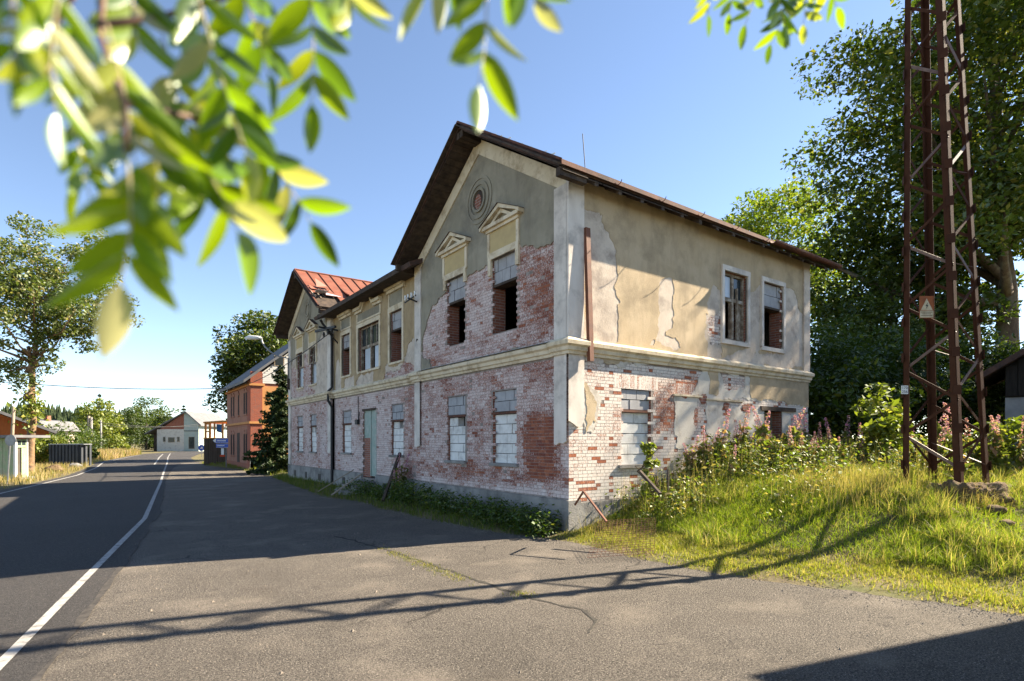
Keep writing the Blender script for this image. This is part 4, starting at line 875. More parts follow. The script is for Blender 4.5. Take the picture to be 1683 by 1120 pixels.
def blades(name, XY, hmin, hmax, width, cols, seed, lean=0.35, mat='grass', zf=None, zarr=None, **kw):   # curved grass blades
    rs = np.random.RandomState(seed); n = len(XY); z = gzv(XY[:, 0], XY[:, 1]) if zf else (np.zeros(n) if zarr is None else zarr)
    h = rs.uniform(hmin, hmax, n); an = rs.rand(n)*6.283; ln = h*np.abs(rs.normal(0, lean, n)); d = np.stack([np.cos(an), np.sin(an)], 1); a2 = rs.rand(n)*6.283; wv = np.stack([np.cos(a2), np.sin(a2)], 1)*width*0.5*rs.uniform(0.6, 1.4, n)[:, None]
    L = []
    for t, wt in ((0, 1.0), (0.5, 0.8), (1.0, 0.05)):
        c = XY+d*(ln*t*t)[:, None]; zz = z-0.02+h*(t-0.25*t*t*(ln/h))
        for s in (-1, 1): q = c+wv*s*wt; L.append(np.stack([q[:, 0], q[:, 1], zz], 1))
    V = np.stack(L, 1).reshape(-1, 3); b = np.arange(n)[:, None]*6
    F = np.concatenate([b+np.array([0,1,3,2]), b+np.array([2,3,5,4])], 0)
    return link(name, np_mesh(name, V, F, M[mat], leaf_cols(n, rs, *cols, k=6)), kind='stuff', **kw)
def scatter(n, x0, x1, y0, y1, f, seed):
    rs = np.random.RandomState(seed); out = []
    tot = 0
    while tot < n:
        P = np.stack([rs.uniform(x0, x1, n), rs.uniform(y0, y1, n)], 1); P = P[rs.rand(n) < f(P[:, 0], P[:, 1])]; out.append(P)
        tot = sum(len(q) for q in out)
        if len(P) == 0: break
    return np.concatenate(out)[:n]
GREEN = ((0.16,0.23,0.022),(0.29,0.34,0.04),(0.42,0.35,0.13),0.12); DRY = ((0.33,0.25,0.11),(0.46,0.36,0.19),(0.20,0.20,0.05),0.15)
def bank(x, y):
    d = x-interp(GE, y)-0.22*fbm(y*1.3, y*0+21.0, 1.0); fp = (np.abs(x-14.45) < 1.0) & (np.abs(y-4.3) < 0.9)
    return np.where((y > 9.3) | (d < 0), 0, (0.35+0.65*smn(0.0, 1.0, d))*np.where(fp, 0.1, 1))
B1 = scatter(150000, 7.4, 17.5, 0.3, 9.3, lambda x, y: bank(x, y)*(0.3+0.7*smn(-0.45, 0.35, fbm(x, y, 0.9, 3)))*(y/x > 0.15)*np.where(x < 13, 1.0, 0.45), 1)
near = interp(GE, B1[:, 1]); D = B1[:, 0]-near
blades('short_grass', B1[D < 1.6], 0.03, 0.12, 0.012, ((0.19,0.22,0.03),(0.32,0.31,0.06),(0.42,0.34,0.15),0.3), 2, 0.8, zf=gz, label='short yellow-green grass along the edge of the forecourt', cat='grass')
blades('bank_grass', B1[D >= 1.6], 0.05, 0.19, 0.010, GREEN, 3, 1.1, zf=gz, label='tall bright green grass covering the bank beside the house', cat='grass')
def inw(x, y, cx, cy, r): return np.exp(-((x-cx)**2+(y-cy)**2)/(r*r))
B2 = scatter(2600, 8, 17, 1.5, 9.3, lambda x, y: np.minimum(1, (0.9*inw(x, y, 12.4, 5.3, 1.0)+0.3*inw(x, y, 8.6, 8.8, 0.5)))*bank(x, y), 5)
blades('dry_grass', B2, 0.2, 0.55, 0.006, DRY, 6, 0.35, zf=gz, label='straw-coloured dry grass tufts around the pylon foot', cat='grass')
B3 = scatter(5200, 6.7, 8.4, 9.5, 34, lambda x, y: ((interp(GE, y)-0.1 < x) & (x < 8.25))*1.0, 7)
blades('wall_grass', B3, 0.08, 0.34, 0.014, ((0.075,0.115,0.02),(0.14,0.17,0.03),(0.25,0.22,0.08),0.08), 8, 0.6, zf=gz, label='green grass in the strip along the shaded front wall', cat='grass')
B4 = np.concatenate([scatter(1400, 4.0, 5.0, 6.8, 10.6, lambda x, y: 0.8*np.exp(-((x-4.35)/0.12)**2)*np.where(fbm(y*2, y*0+1, 1, 3) > -0.1, 1, 0.05), 9), scatter(260, 4.3, 4.8, 5.9, 6.4, lambda x, y: np.exp(-((x-4.6)**2+(y-6.1)**2)/0.02), 10)])
blades('crack_weeds', B4, 0.02, 0.07, 0.010, ((0.14,0.16,0.03),(0.24,0.24,0.06),(0.35,0.28,0.12),0.3), 11, 0.8, label='thin strip of weeds growing from the asphalt crack', cat='weeds')
rs = np.random.RandomState(71); TX = []      # tufts of longer grass
T_ = scatter(420, 8.3, 17, 1.5, 9.2, lambda x, y: np.where(x-interp(GE, y) > 1.3, 1, 0)*(y/x > 0.15)*smn(-0.2, 0.3, fbm(x+9, y, 0.8, 3)), 72)
for (x, y) in T_: m = rs.randint(25, 70); TX.append(np.stack([x+rs.normal(size=m)*0.06, y+rs.normal(size=m)*0.06], 1))
TX = np.concatenate(TX); TX = TX[TX[:, 1] < 9.3]
blades('grass_tufts', TX, 0.14, 0.44, 0.010, ((0.15,0.20,0.03),(0.28,0.31,0.06),(0.46,0.37,0.17),0.35), 73, 0.75, zf=gz, label='longer mixed green and dry grass tufts on the bank', cat='grass')
# leafy weeds at the foot of the front wall
rs = np.random.RandomState(12); Q = []
for k in range(330):
    y = 9.5+rs.rand()**1.3*12; x = 8.2-rs.rand()*0.75; hh = rs.uniform(0.25, 0.62)*(1.3 if 15 < y < 17.5 else 1); n = rs.randint(24, 48)
    t = rs.rand(n)**0.7; Q.append(np.stack([x+rs.normal(size=n)*0.10, y+rs.normal(size=n)*0.10, gz(x, y)+t*hh], 1))
Q = np.concatenate(Q); V, F = leaf_quads(Q, 0.065, rs, up=0.8)
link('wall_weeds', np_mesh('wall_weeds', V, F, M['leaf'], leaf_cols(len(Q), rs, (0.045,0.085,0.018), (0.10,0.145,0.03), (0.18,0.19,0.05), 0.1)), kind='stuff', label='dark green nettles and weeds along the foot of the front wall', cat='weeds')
# leafy mass between grass and end wall, and behind the pylon
rs = np.random.RandomState(13); Q = []
for k in range(900):
    if k < 420: x = rs.uniform(9.6, 19.5); y = 9.2-abs(rs.normal())*0.95
    elif k < 520: x = rs.uniform(9.5, 14); y = rs.uniform(5.5, 8.6)
    else: x = rs.uniform(13.5, 24); y = rs.uniform(4.6, 9.5)*1.0
    if x < 12.0 and rs.rand() < 0.5: continue
    hh = rs.uniform(0.3, 1.0)*(0.75 if x < 12 else 1.1); n = rs.randint(22, 46); t = rs.rand(n)**1.25
    Q.append(np.stack([x+rs.normal(size=n)*0.13, y+rs.normal(size=n)*0.13, gz(x, y)+t*hh], 1))
Q = np.concatenate(Q); Q = Q[Q[:, 1] < 9.33]; V, F = leaf_quads(Q, 0.07, rs, up=0.8)
link('bank_weeds', np_mesh('bank_weeds', V, F, M['leaf'], leaf_cols(len(Q), rs, (0.095,0.145,0.024), (0.20,0.235,0.045), (0.38,0.30,0.13), 0.2)), kind='stuff', label='tangled leafy weeds against the end wall and behind the pylon', cat='weeds')
B8 = np.concatenate([scatter(1500, 9.6, 19, 6.8, 9.3, lambda x, y: smn(6.6, 9.2, y)*0.9, 24), scatter(800, 14.5, 20, 4.6, 8, lambda x, y: 0.8+0*x, 25)])
blades('tall_stalks', B8, 0.45, 1.15, 0.007, ((0.34,0.27,0.12),(0.44,0.36,0.18),(0.22,0.24,0.06),0.4), 26, 0.22, zf=gz, label='tall dry grass stalks sticking out of the weeds by the end wall', cat='grass')
# rosebay willowherb, plant by plant
M['blossom'] = leafmat('blossom', trans=0.35, gloss=0.03); M['stem'] = simple('stem', (0.16,0.13,0.05), (0.24,0.12,0.08), 8, 0.8, bs=0)
wp = []
def willow_mesh(seed):
    rs = np.random.RandomState(seed); h = 1.0; n = 95
    t = 0.15+0.55*rs.rand(n); an = rs.rand(n)*6.283; L = 0.11
    P = np.stack([np.cos(an)*0.06, np.sin(an)*0.06, t*h], 1); V, F = leaf_quads(P, 0.085, rs, up=0.1)
    lf = np_mesh('leaves', V, F, M['leaf'], leaf_cols(n, rs, (0.09,0.12,0.03), (0.19,0.20,0.06), (0.34,0.20,0.12), 0.18))
    n = 130; t = 0.58+0.42*rs.rand(n); r_ = 0.042*(1.05-t)/0.4+0.006; an = rs.rand(n)*6.283
    P = np.stack([np.cos(an)*r_, np.sin(an)*r_, t*h], 1); V, F = leaf_quads(P, 0.024, rs, up=0.2)
    fl = np_mesh('flower_spike', V, F, M['blossom'], leaf_cols(n, rs, (0.50,0.20,0.40), (0.64,0.36,0.55), (0.50,0.40,0.28), 0.18))
    st = MB().tube([(0,0,0),(0.01,0.01,0.5),(0,0.02,0.98)], [0.007,0.005,0.002], 5).mesh('stem', M['stem']); return st, lf, fl
WM_ = [willow_mesh(s) for s in range(5)]; rs = np.random.RandomState(14)
spots = []
for k in range(62):
    if k < 40: x = rs.uniform(11.0, 19.3); y = 9.1-abs(rs.normal())*1.0
    elif k < 56: x = rs.uniform(14.8, 18.5); y = rs.uniform(3.3, 6.4)
    else: x = rs.uniform(7.65, 8.2); y = rs.uniform(16.5, 19.0)
    spots.append((x, y, rs.uniform(1.0, 1.9) if k < 56 else rs.uniform(1.1, 1.6)))
for k, (x, y, h) in enumerate(spots):
    if k < 40: lb, gr = 'pink willowherb spike standing in the weeds before the sunlit end wall', 'willowherb along the end wall'
    elif k < 56: lb, gr = 'pink willowherb spike in the weeds around and behind the pylon', 'willowherb behind the pylon'
    else: lb, gr = 'fading willowherb in the shade beside the green front door', 'willowherb by the front door'
    o = thing('willowherb', (x, y, gz(x, y)-0.02), lb, 'flower', gr); o.scale = (h, h, h); o.rotation_euler = (rs.normal()*0.15, rs.normal()*0.15, rs.rand()*6)
    for nm, me in zip(('stem', 'leaves', 'flower_spike'), WM_[k % 5]):
        c = bpy.data.objects.new(nm, me); C.objects.link(c); c.parent = o
        if nm != 'stem': c['kind'] = 'stuff'
# saplings and bushes
G1 = ((0.040,0.075,0.014),(0.105,0.145,0.025),(0.20,0.21,0.04),0.12); G2 = ((0.030,0.055,0.012),(0.075,0.105,0.022),(0.14,0.16,0.04),0.08); GL = ((0.12,0.16,0.025),(0.23,0.26,0.045),(0.34,0.32,0.08),0.12)
def P3(x, y, d): return at(x, y, d)
def bush(px, py, d, r, h, cols, label, seed, n=26, per=120, leaf=0.16, cat='bush', name='bush'):
    b = at(px, py, d); b.z = gz(b.x, b.y)
    o = tree(name, b, (b.x, b.y, b.z+h*0.55), (r, r, h*0.5), 0.05, n, per, leaf, cols, label, seed, clump=(0.3*r, 0.5*r), limbs=6, fork=0.1, shell=0.3, holes=0.1); o['category'] = cat; return o
bush(1452, 760, 14.5, 0.75, 2.4, GL, 'young maple sapling with bright leaves left of the pylon', 31, 26, 60, 0.15, 'sapling', 'sapling')
bush(1238, 745, 17.0, 0.32, 1.9, G1, 'slender leafy shoot in front of the dark end-wall doorway', 32, 14, 40, 0.12, 'shrub', 'shoot')
bush(1062, 790, 12.9, 0.24, 1.9, GL, 'leafy vine shoot climbing at the sunlit walled-up window', 33, 12, 40, 0.11, 'shrub', 'shoot')
bush(1640, 735, 14.0, 0.7, 1.3, GL, 'low bright bush right of the pylon', 34, 20, 60, 0.14)
for k, (px, d, r, h, cs) in enumerate(((1350,24,2.2,5.0,G2),(1400,22,1.9,3.8,G1),(1440,27,2.6,6.0,G2),(1500,23,2.2,4.2,G2),(1560,25,2.6,5.2,G2),(1620,24,2.4,4.6,G2),(1345,31,2.8,7.5,G2),(1690,26,2.6,5,G2),(1475,33,3.0,8.5,G2))):
    bush(px, 740, d, r, h, cs, ['dark dense bush right against the far corner of the end wall','sunlit green bush between the house and the pylon','tall dark bush behind the sunlit bush','dark bush seen through the left side of the pylon','dark bush seen through the right side of the pylon','dark bush between the pylon and the black barn','tall tree-like bush behind the house corner','dark bush beside the black barn at the frame edge','tallest dark bush in the gap under the big tree'][k], 40+k, 40, 260, 0.16)
# trees
tree('maple_tree', at(1668,735,34), at(1625,215,34), (9.4,9.4,10.8), 0.75, 560, 250, 0.25, ((0.042,0.070,0.013),(0.105,0.140,0.026),(0.22,0.21,0.05),0.13), 'huge broadleaf tree with spreading crown behind the pylon', 51, clump=(0.9,2.1), limbs=46, holes=0.3, shell=0.35, fork=0.3)
tree('maple_tree', at(1480,735,38), at(1470,500,38), (6.5,6.5,7.5), 0.4, 200, 240, 0.26, G2, 'darker broadleaf tree lower down behind the pylon', 56, clump=(0.9,1.7), limbs=22, holes=0.4, shell=0.3, fork=0.3)
tree('maple_tree', at(1275,735,52), at(1268,452,52), (7.4,7.4,7.6), 0.45, 190, 300, 0.26, ((0.11,0.165,0.018),(0.22,0.28,0.036),(0.34,0.33,0.07),0.14), 'sunlit round tree rising behind the end of the house', 52, clump=(1.0,2.0), limbs=16, holes=0.12)
tree('linden_tree', at(425,735,62), at(432,608,62), (5.2,5.2,6.6), 0.4, 150, 280, 0.30, ((0.035,0.062,0.014),(0.09,0.12,0.025),(0.16,0.17,0.05),0.12), 'large dark tree behind the orange brick house', 53, clump=(1.0,1.9), limbs=14, holes=0.2)
t_ = tree('rowan_tree', at(47,778,36), at(62,490,36), (5.2,5.2,4.6), 0.27, 190, 240, 0.17, ((0.08,0.115,0.03),(0.15,0.18,0.055),(0.28,0.25,0.11),0.16), 'tall tree with a long bare trunk beside the green kiosk', 54, bark='bark_orange', clump=(0.5,1.05), limbs=40, holes=0.5, fork=0.5, shell=0.15, sway=0.15, top=at(62,430,36))
p = at(60,660,36); Q = np.random.RandomState(3).normal(size=(420,3))*np.array([0.35,0.35,0.55])+np.array(at(52,672,35.8)); V, F = leaf_quads(Q, 0.20, np.random.RandomState(4)); link('epicormic_shoots', np_mesh('epicormic_shoots', V, F, M['leaf'], leaf_cols(len(Q), np.random.RandomState(5), *GL)), t_, kind='stuff')
MB().tube([at(44,612,36), at(51,604,36), at(52,592,36), at(46,570,36)], [0.13,0.17,0.13,0.09], 8).build('limb', M['bark_orange'], t_, smooth=True)
MB().tube([at(43,655,36), at(47,652,35.8), at(49,648,35.6)], [0.2,0.26,0.2], 8).build('burl', M['bark_orange'], t_, smooth=True)
spruce('spruce_tree', (9.1,37.9,0), 7.1, 2.1, 'dark spruce between the derelict house and the orange house', 61, whorls=24)
for k, (x, y, d, h, r, lb) in enumerate(((163,745,120,12.5,2.6,'taller spruce top beyond the yellow-green tree'),(180,745,125,11.5,2.2,'spruce top left of the big dark roadside trees'),(302,742,150,12,2.6,'spruce behind the pale gabled house roof'),(279,742,150,10.5,2.2,'small spruce left of the pale gabled house'))):
    b = at(x, 740, d); b.z = 0; spruce('spruce_tree', b, h, r, lb, 70+k, whorls=14)
for k, (x, yc, d, rx, rz, cs, lb) in enumerate(((158,708,95,3.6,4.4,GL,'yellow-green round tree by the utility poles'),(203,706,120,5.4,5.8,G2,'left one of the big dark roadside trees'),(240,702,132,6.0,7.2,G1,'tallest of the big dark roadside trees'),(272,712,150,4.6,5.0,G1,'small tree left behind the pale gabled house'),(290,708,135,6,5,G2,'tree behind the pale gabled house'))):
    b = at(x, 742, d); b.z = 0
    tree('roadside_tree', b, at(x, yc, d), (rx,rx,rz), 0.25, 70, 200, 0.32, cs, lb, 80+k, clump=(0.9,1.6), limbs=5, holes=0.15, shell=0.3)
for k, (x, d, r, h, cs, lb) in enumerate(((70,48,1.5,2.6,GL,'yellow-green hedge bush behind the green kiosk'),(92,62,2.6,3.6,G1,'hedge bush behind the dark container'),(115,70,3.0,4.2,G1,'taller hedge bush above the dark container'),(138,75,2.6,3.6,G2,'hedge bush at the right end of the container'),(100,100,4,4.6,G1,'bushy tree beyond the container'),(128,105,4,4.4,G2,'second bushy tree beyond the container'),(197,82,1.3,1.4,GL,'low bush at the roadside under the dark trees'),(152,60,0.6,1.6,G2,'dark bush by the pair of poles'))):
    b = at(x, 745, d); b.z = 0
    o = tree('bush', b, (b.x,b.y,h*0.55), (r,r,h*0.5), 0.06, 34, 150, 0.20 if d < 80 else 0.3, cs, lb, 90+k, clump=(0.3*r,0.5*r), limbs=3, fork=0.1, shell=0.3, holes=0.1); o['category'] = 'bush'
# roadside dry grass on the left
def left_verge(x, y): return np.where(interp(LE, y)-x < 0.15, 0, 0.5+0.5*smn(-.3, .3, fbm(x, y, .5, 3)))
B5 = scatter(11000, -9, 4, 33, 75, left_verge, 15)
blades('verge_grass', B5, 0.08, 0.5, 0.03, DRY, 16, 0.4, label='dry yellow grass along the left side of the road', cat='grass')
B6 = scatter(5000, -1.5, 6, 75, 105, lambda x, y: ((interp(LE, y)-x > 0.2) & (interp(LE, y)-x < 4))*1.0, 17)
blades('verge_grass', B6, 0.4, 1.3, 0.06, ((0.36,0.26,0.13),(0.45,0.33,0.19),(0.20,0.2,0.06),0.2), 18, 0.3, label='tall reddish dry grass by the far bend', cat='grass')
B7 = scatter(3000, 6.5, 10, 32, 60, lambda x, y: (x > interp(GE, y)+0.1)*1.0, 19)
blades('verge_grass', B7, 0.08, 0.3, 0.03, ((0.13,0.16,0.03),(0.24,0.25,0.05),(0.3,0.26,0.1),0.1), 20, 0.6, zf=gz, label='short green grass before the orange house', cat='grass')
# wooded hill on the horizon
hv = []; hf = []; rs = np.random.RandomState(21)
def hill_z(x, y):                                # ridge heights by bearing
    return 0
hx = []
for k in range(61):
    px = -400+k*30; b0 = at(px, HYP, 380); b1 = at(px, HYP, 620); b2 = at(px, HYP, 1100)
    hgt = 25+5*math.sin(px*0.011+1)+3*math.sin(px*0.031)-10*sm(150, 420, px)+4*sm(900,1400,px)
    hx.append((b0, b1, b2, hgt))
V = np.array([q for b0, b1, b2, h in hx for q in ((b0.x,b0.y,-1), (b1.x,b1.y,h), (b2.x,b2.y,-2))]); I = np.arange(len(V)).reshape(-1, 3)
F = np.concatenate([np.stack([I[:-1,i], I[1:,i], I[1:,i+1], I[:-1,i+1]], -1) for i in (0, 1)])
link('hill', np_mesh('hill', V, F, simple('forest_floor', (0.03,0.045,0.02), (0.05,0.06,0.03), 0.05, 1.0, bs=0), smooth=True), kind='structure')
TV, TF, TC = [], [], []
for k in range(2600):
    i = rs.rand()*59.99; a = int(i); f = i-a; t = rs.rand()**0.7
    b0 = hx[a][0].lerp(hx[a+1][0], f); b1 = hx[a][1].lerp(hx[a+1][1], f); h = hx[a][3]*(1-f)+hx[a+1][3]*f
    p = b0.lerp(b1, t); z = -1+(h+1)*t; H = rs.uniform(9, 16); c = np.array((0.030,0.045,0.022))*(1-0.0)+rs.rand()*np.array((0.022,0.024,0.012)); base = len(TV)
    for lv, (z0, r0, z1) in enumerate(((0.08,0.20,0.55),(0.35,0.15,0.8),(0.6,0.09,1.0))):
        m = 7; q = len(TV)
        for j in range(m): an = 6.283*j/m+rs.rand()*0.5; rr_ = H*r0*rs.uniform(0.7,1.2); TV.append((p.x+rr_*math.cos(an), p.y+rr_*math.sin(an), z+H*z0))
        TV.append((p.x, p.y, z+H*z1))
        for j in range(m): TF.append((q+j, q+(j+1)%m, q+m))
        TC += [c]*(m+1)
link('forest', np_mesh('forest', np.array(TV), np.array(TF), M['needle'], np.array(TC)), kind='stuff', label='dark spruce forest covering the far hill', cat='forest')
# ------------------------------------------------------------------ lattice pylon
RT, DP = Vector((FWD[1], -FWD[0], 0)), Vector((FWD[0], FWD[1], 0))
tc = at(1553.5, HYP, 11.2); tc.z = 0; ZF = 1.30
tower = thing('lattice_pylon', (tc.x, tc.y, ZF), 'tall rusty steel lattice pylon standing on the grassy bank', 'pylon')
offs = {'R': (0.684,0.228), 'F': (-0.228,0.684), 'L': (-0.684,-0.228), 'N': (0.228,-0.684)}
TE = Vector((tc.x, tc.y, 0)).normalized(); TP = Vector((TE.y, -TE.x, 0))
def leg(k, z):
    s = 1-0.37*(z-1.4)/10.1; a, b = offs[k]; ln = -0.22*(z-1.4)/10.1
    return tc+TP*(a*s+ln)+TE*(b*s)+Vector((0,0,z))
ZT = 21.0
for k in offs:
    a, b = offs[k]; p, q = leg(k, ZF-0.3), leg(k, ZT)
    i1 = (leg({'R':'F','F':'L','L':'N','N':'R'}[k], ZF)-leg(k, ZF)).normalized(); i2 = (leg({'R':'N','F':'R','L':'F','N':'L'}[k], ZF)-leg(k, ZF)).normalized()
    mb = MB(); wl = 0.115; th = 0.014
    for u, v in ((i1, i2), (i2, i1)):
        mb.hexa([p, p+u*wl, p+u*wl+v*th, p+v*th, q, q+u*wl, q+u*wl+v*th, q+v*th])
    mb.build('leg', M['tower_steel'], tower)
for f, (k1, k2) in enumerate((('L','N'), ('N','R'), ('R','F'), ('F','L'))):
    z = ZF+0.25; i = f % 2
    while z < ZT-1:
        dz = (0.74 if f % 2 else 0.66)*(1-0.012*(z-ZF)); a, b = (k1, k2) if i % 2 else (k2, k1)
        p, q = leg(a, z), leg(b, z+dz); c = tc+Vector((0,0,z)); o_ = ((p+q)/2-tc); o_.z = 0; o_.normalize(); p = p-o_*0.02; q = q-o_*0.02
        m_ = M['steel_sunlit'] if (f in (0, 1) and i % 3 == 0) else M['tower_steel']
        MB().bar(p, q, 0.012, 0.055, up=o_.cross(q-p)).build('brace', m_, tower)
        if f == 0 and i % 3 == 0: MB().bar(leg('F', z+0.5)-Vector((0,0,0)), leg('R', z+0.05), 0.05, 0.012).build('brace', M['steel_sunlit'], tower)
        z += dz; i += 1
for k, zz in [(k, ZF+0.3+0.72*i) for k in 'NRL' for i in range(13)]:
    p = leg(k, zz); o_ = p-tc; o_.z = 0; o_.normalize(); MB().bar(p-Vector((0,0,0.09))+o_*0.012, p+Vector((0,0,0.09))+o_*0.012, 0.125, 0.010, up=o_).build('gusset', M['tower_steel'], tower)
def text_mesh(txt, size, mat, name='lettering'):
    cu = bpy.data.curves.new(name, 'FONT'); cu.body = txt; cu.size = size; cu.align_x = 'CENTER'; cu.align_y = 'CENTER'; cu.extrude = 0.0008
    o = bpy.data.objects.new('tmp', cu); C.objects.link(o); me = bpy.data.meshes.new_from_object(o.evaluated_get(bpy.context.evaluated_depsgraph_get()))
    C.objects.unlink(o); bpy.data.objects.remove(o); me.materials.clear(); me.materials.append(mat); me.name = name; return me
face_cam = Matrix((RT, (0,0,1), -DP)).transposed().to_4x4()      # local x = right, y = up, z = towards the camera
def plane_fn(org, rot=face_cam):
    return lambda u, v, w_: tuple(Vector(org)+(rot.to_3x3() @ Vector((u, v, w_))))
def put_text(txt, size, org, mat, parent, rot=face_cam):
    o = link('lettering', text_mesh(txt, size, mat), parent); o.matrix_basis = parent.matrix_basis.inverted() @ (Matrix.Translation(org) @ rot) if False else Matrix.Translation(org) @ rot
    return o
M['sign_rust'] = simple('sign_rust', (0.36,0.11,0.035), (0.22,0.07,0.03), 9, 0.7, bs=0.1); M['sign_cream'] = simple('sign_cream', (0.60,0.52,0.36), (0.45,0.36,0.22), 12, 0.7, bs=0)
sp = at(1523, 505, 10.95); fn = plane_fn(sp); sg = MB().prism(rect(-0.14,0.14,-0.215,0.215), fn, 0.0, -0.006).build('warning_sign', M['sign_rust'], tower); sg['label'] = 'rusty orange warning plate with a lightning triangle'
MB().prism([(-0.115,-0.06),(0.115,-0.06),(0,0.165)], fn, 0.004, 0.001).build('triangle', M['sign_cream'], sg); MB().prism(rect(-0.13,0.13,-0.205,-0.07), fn, 0.004, 0.001).build('text_field', M['sign_cream'], sg)
MB().prism([(0.02,0.09),(-0.025,0.015),(0.0,0.02),(-0.015,-0.04),(0.03,0.04),(0.005,0.035)], fn, 0.007, 0.0045).build('lightning_bolt', M['black_metal'], sg)
for k, (a, b) in enumerate(((-0.11,0.11),(-0.10,0.08),(-0.11,0.10))): MB().prism(rect(a,b,-0.105-0.033*k,-0.095-0.033*k), fn, 0.006, 0.0045).build('text_line', M['rust'], sg)
np_ = at(1487, 641, 10.75); fn = plane_fn(np_); pl = MB().prism(rect(-0.065,0.065,-0.08,0.08), fn, 0.0, -0.004).build('number_plate', M['white_paint'], tower)
for txt, dv in (('170', 0.036), ('256', -0.038)):
    o = link('lettering', text_mesh(txt, 0.075, M['black_metal']), pl); o.matrix_parent_inverse = Matrix(); o.matrix_basis = Matrix.Translation(Vector(fn(0, dv, 0.002))) @ face_cam
# concrete and earth footing under the pylon
def lump(name, c, r, seed, mat, parent=None, amp=0.25, sub=3, flat=None, fine=0.0, **kw):
    bm = bmesh.new(); bmesh.ops.create_icosphere(bm, subdivisions=sub, radius=1); s = Vector((seed*7.1, seed*3.3, seed))
    for v in bm.verts:
        k = 1+amp*mnoise.noise(v.co*1.7+s)+amp*0.5*mnoise.noise(v.co*4+s)+fine*mnoise.noise(v.co*9+s)+fine*0.6*mnoise.noise(v.co*21+s); v.co = Vector((v.co.x*r[0]*k, v.co.y*r[1]*k, v.co.z*r[2]*k))
        if flat is not None: v.co.z = min(v.co.z, flat)
        v.co += Vector(c)
    me = bpy.data.meshes.new(name); bm.to_mesh(me); bm.free(); me.materials.append(mat); me.polygons.foreach_set('use_smooth', [True]*len(me.polygons)); return link(name, me, parent, **kw)
M['earth'] = simple('earth', (0.10,0.066,0.038), (0.17,0.118,0.068), 5, 1.0, bs=1.0, bscale=14, bd=0.06, dirt=(0.09,0.06,0.035), dscale=3)
q = at(1585, HYP, 10.7); lump('footing_mound', (q.x, q.y, 0.62), (0.88,0.72,0.58), 3, M['earth'], amp=0.5, sub=6, fine=0.10, label='crumbling earth and concrete footing under the pylon legs', cat='footing')
for k, (px, py, d, r, lb) in enumerate(((1635,808,9.9,0.16,'larger loose stone below the pylon footing'),(1612,885,8.9,0.09,'small loose stone in the short grass on the right'),(1560,790,9.9,0.13,'loose stone against the left of the pylon footing'),(1655,855,9.3,0.11,'broken stone at the right frame edge below the footing'))):
    p = at(px, py, d); p.z = gz(p.x, p.y)+r*0.25; lump('stone', p, (r*1.2,r,r*0.7), 10+k, M['earth'], amp=0.4, sub=2, label=lb, cat='stone')
rs = np.random.RandomState(44); a_ = rs.rand(2600)*6.283; r_ = np.sqrt(rs.rand(2600))*0.95; XY = np.stack([q.x+0.95*r_*np.cos(a_), q.y+0.8*r_*np.sin(a_)], 1)
blades('footing_straw', XY, 0.10, 0.34, 0.007, ((0.36,0.25,0.11),(0.48,0.36,0.18),(0.20,0.22,0.05),0.2), 45, 1.3, zarr=0.62+0.58*np.sqrt(np.clip(1-r_**2, 0, 1))-0.10, label='flattened dry straw over the pylon footing', cat='grass')
# ------------------------------------------------------------------ black barn at the right edge
bp = at(1652, HYP, 18.5); barn = thing('black_barn', (bp.x, bp.y, gz(bp.x, bp.y)), 'black wooden barn with rusty roof edge and white base at the right', 'barn')
g0 = gz(bp.x, bp.y)-0.2
BE = Vector((bp.x,bp.y,0)).normalized(); BR = Vector((BE.y,-BE.x,0))
def BF_(u, v, w_): return tuple(Vector((bp.x,bp.y,0))+BR*u-BE*w_+Vector((0,0,v)))
M['black_wood'] = simple('black_wood', (0.016,0.014,0.013), (0.030,0.026,0.022), 5, 0.9, bs=0.4, bscale=20, stretch=(3,3,0.4)); M['white_base'] = simple('white_base', (0.33,0.34,0.35), (0.24,0.25,0.26), 3, 0.95, bs=0.4)
MB().prism([(0,g0),(6,g0),(6,3.55),(0,3.55)], BF_, -0.1, -5).build('base', M['white_base'], barn)
for k in range(20):
    u = 0.02+0.30*k; MB().prism(rect(u,u+0.28,3.55,4.5+0.66*min(u,3.0)+0.0), BF_, 0.0-0.012*(k%2), -0.06).build('board', M['black_wood'], barn)
MB().prism([(0,3.5),(6,3.5),(6,5.0),(3,6.4),(0,4.5)], BF_, -0.08, -5).build('core', M['black_wood'], barn)
MB().prism([(-0.75,4.02),(3,6.52),(3,6.72),(-0.75,4.22)], BF_, 0.5, -5.5).build('roof_slope', M['dark_roof'], barn); MB().prism([(6.75,4.02),(3,6.52),(3,6.72),(6.75,4.22)], BF_, 0.5, -5.5).build('roof_slope', M['dark_roof'], barn)
# house outside the frame on the right: only its shadow reaches the picture
nb = thing('neighbouring_house', (14.2,0.2,0), 'plain rendered house beyond the right edge, shading the corner of the forecourt', 'house')
MB().hexa([(14.2,-8,-0.2),(22,-8,-0.2),(22,-1.6,-0.2),(14.2,0.35,-0.2),(14.2,-8,5.6),(22,-8,5.6),(22,-1.6,5.6),(14.2,0.35,5.6)]).build('wall', M['plaster_grey'], nb)
MB().hexa([(13.9,-8.2,5.6),(22.3,-8.2,5.6),(22.3,-1.5,5.6),(13.9,0.55,5.6),(13.95,-8.2,7.0),(17,-8.2,7.4),(17,-0.2,7.4),(13.95,0.55,7.0)]).build('roof', M['dark_roof'], nb)
for y in (-6,-3.6,-1.2): MB().box((14.17,y-0.5,2.0), (14.19,y+0.5,3.4)).build('window', M['glass'], nb)
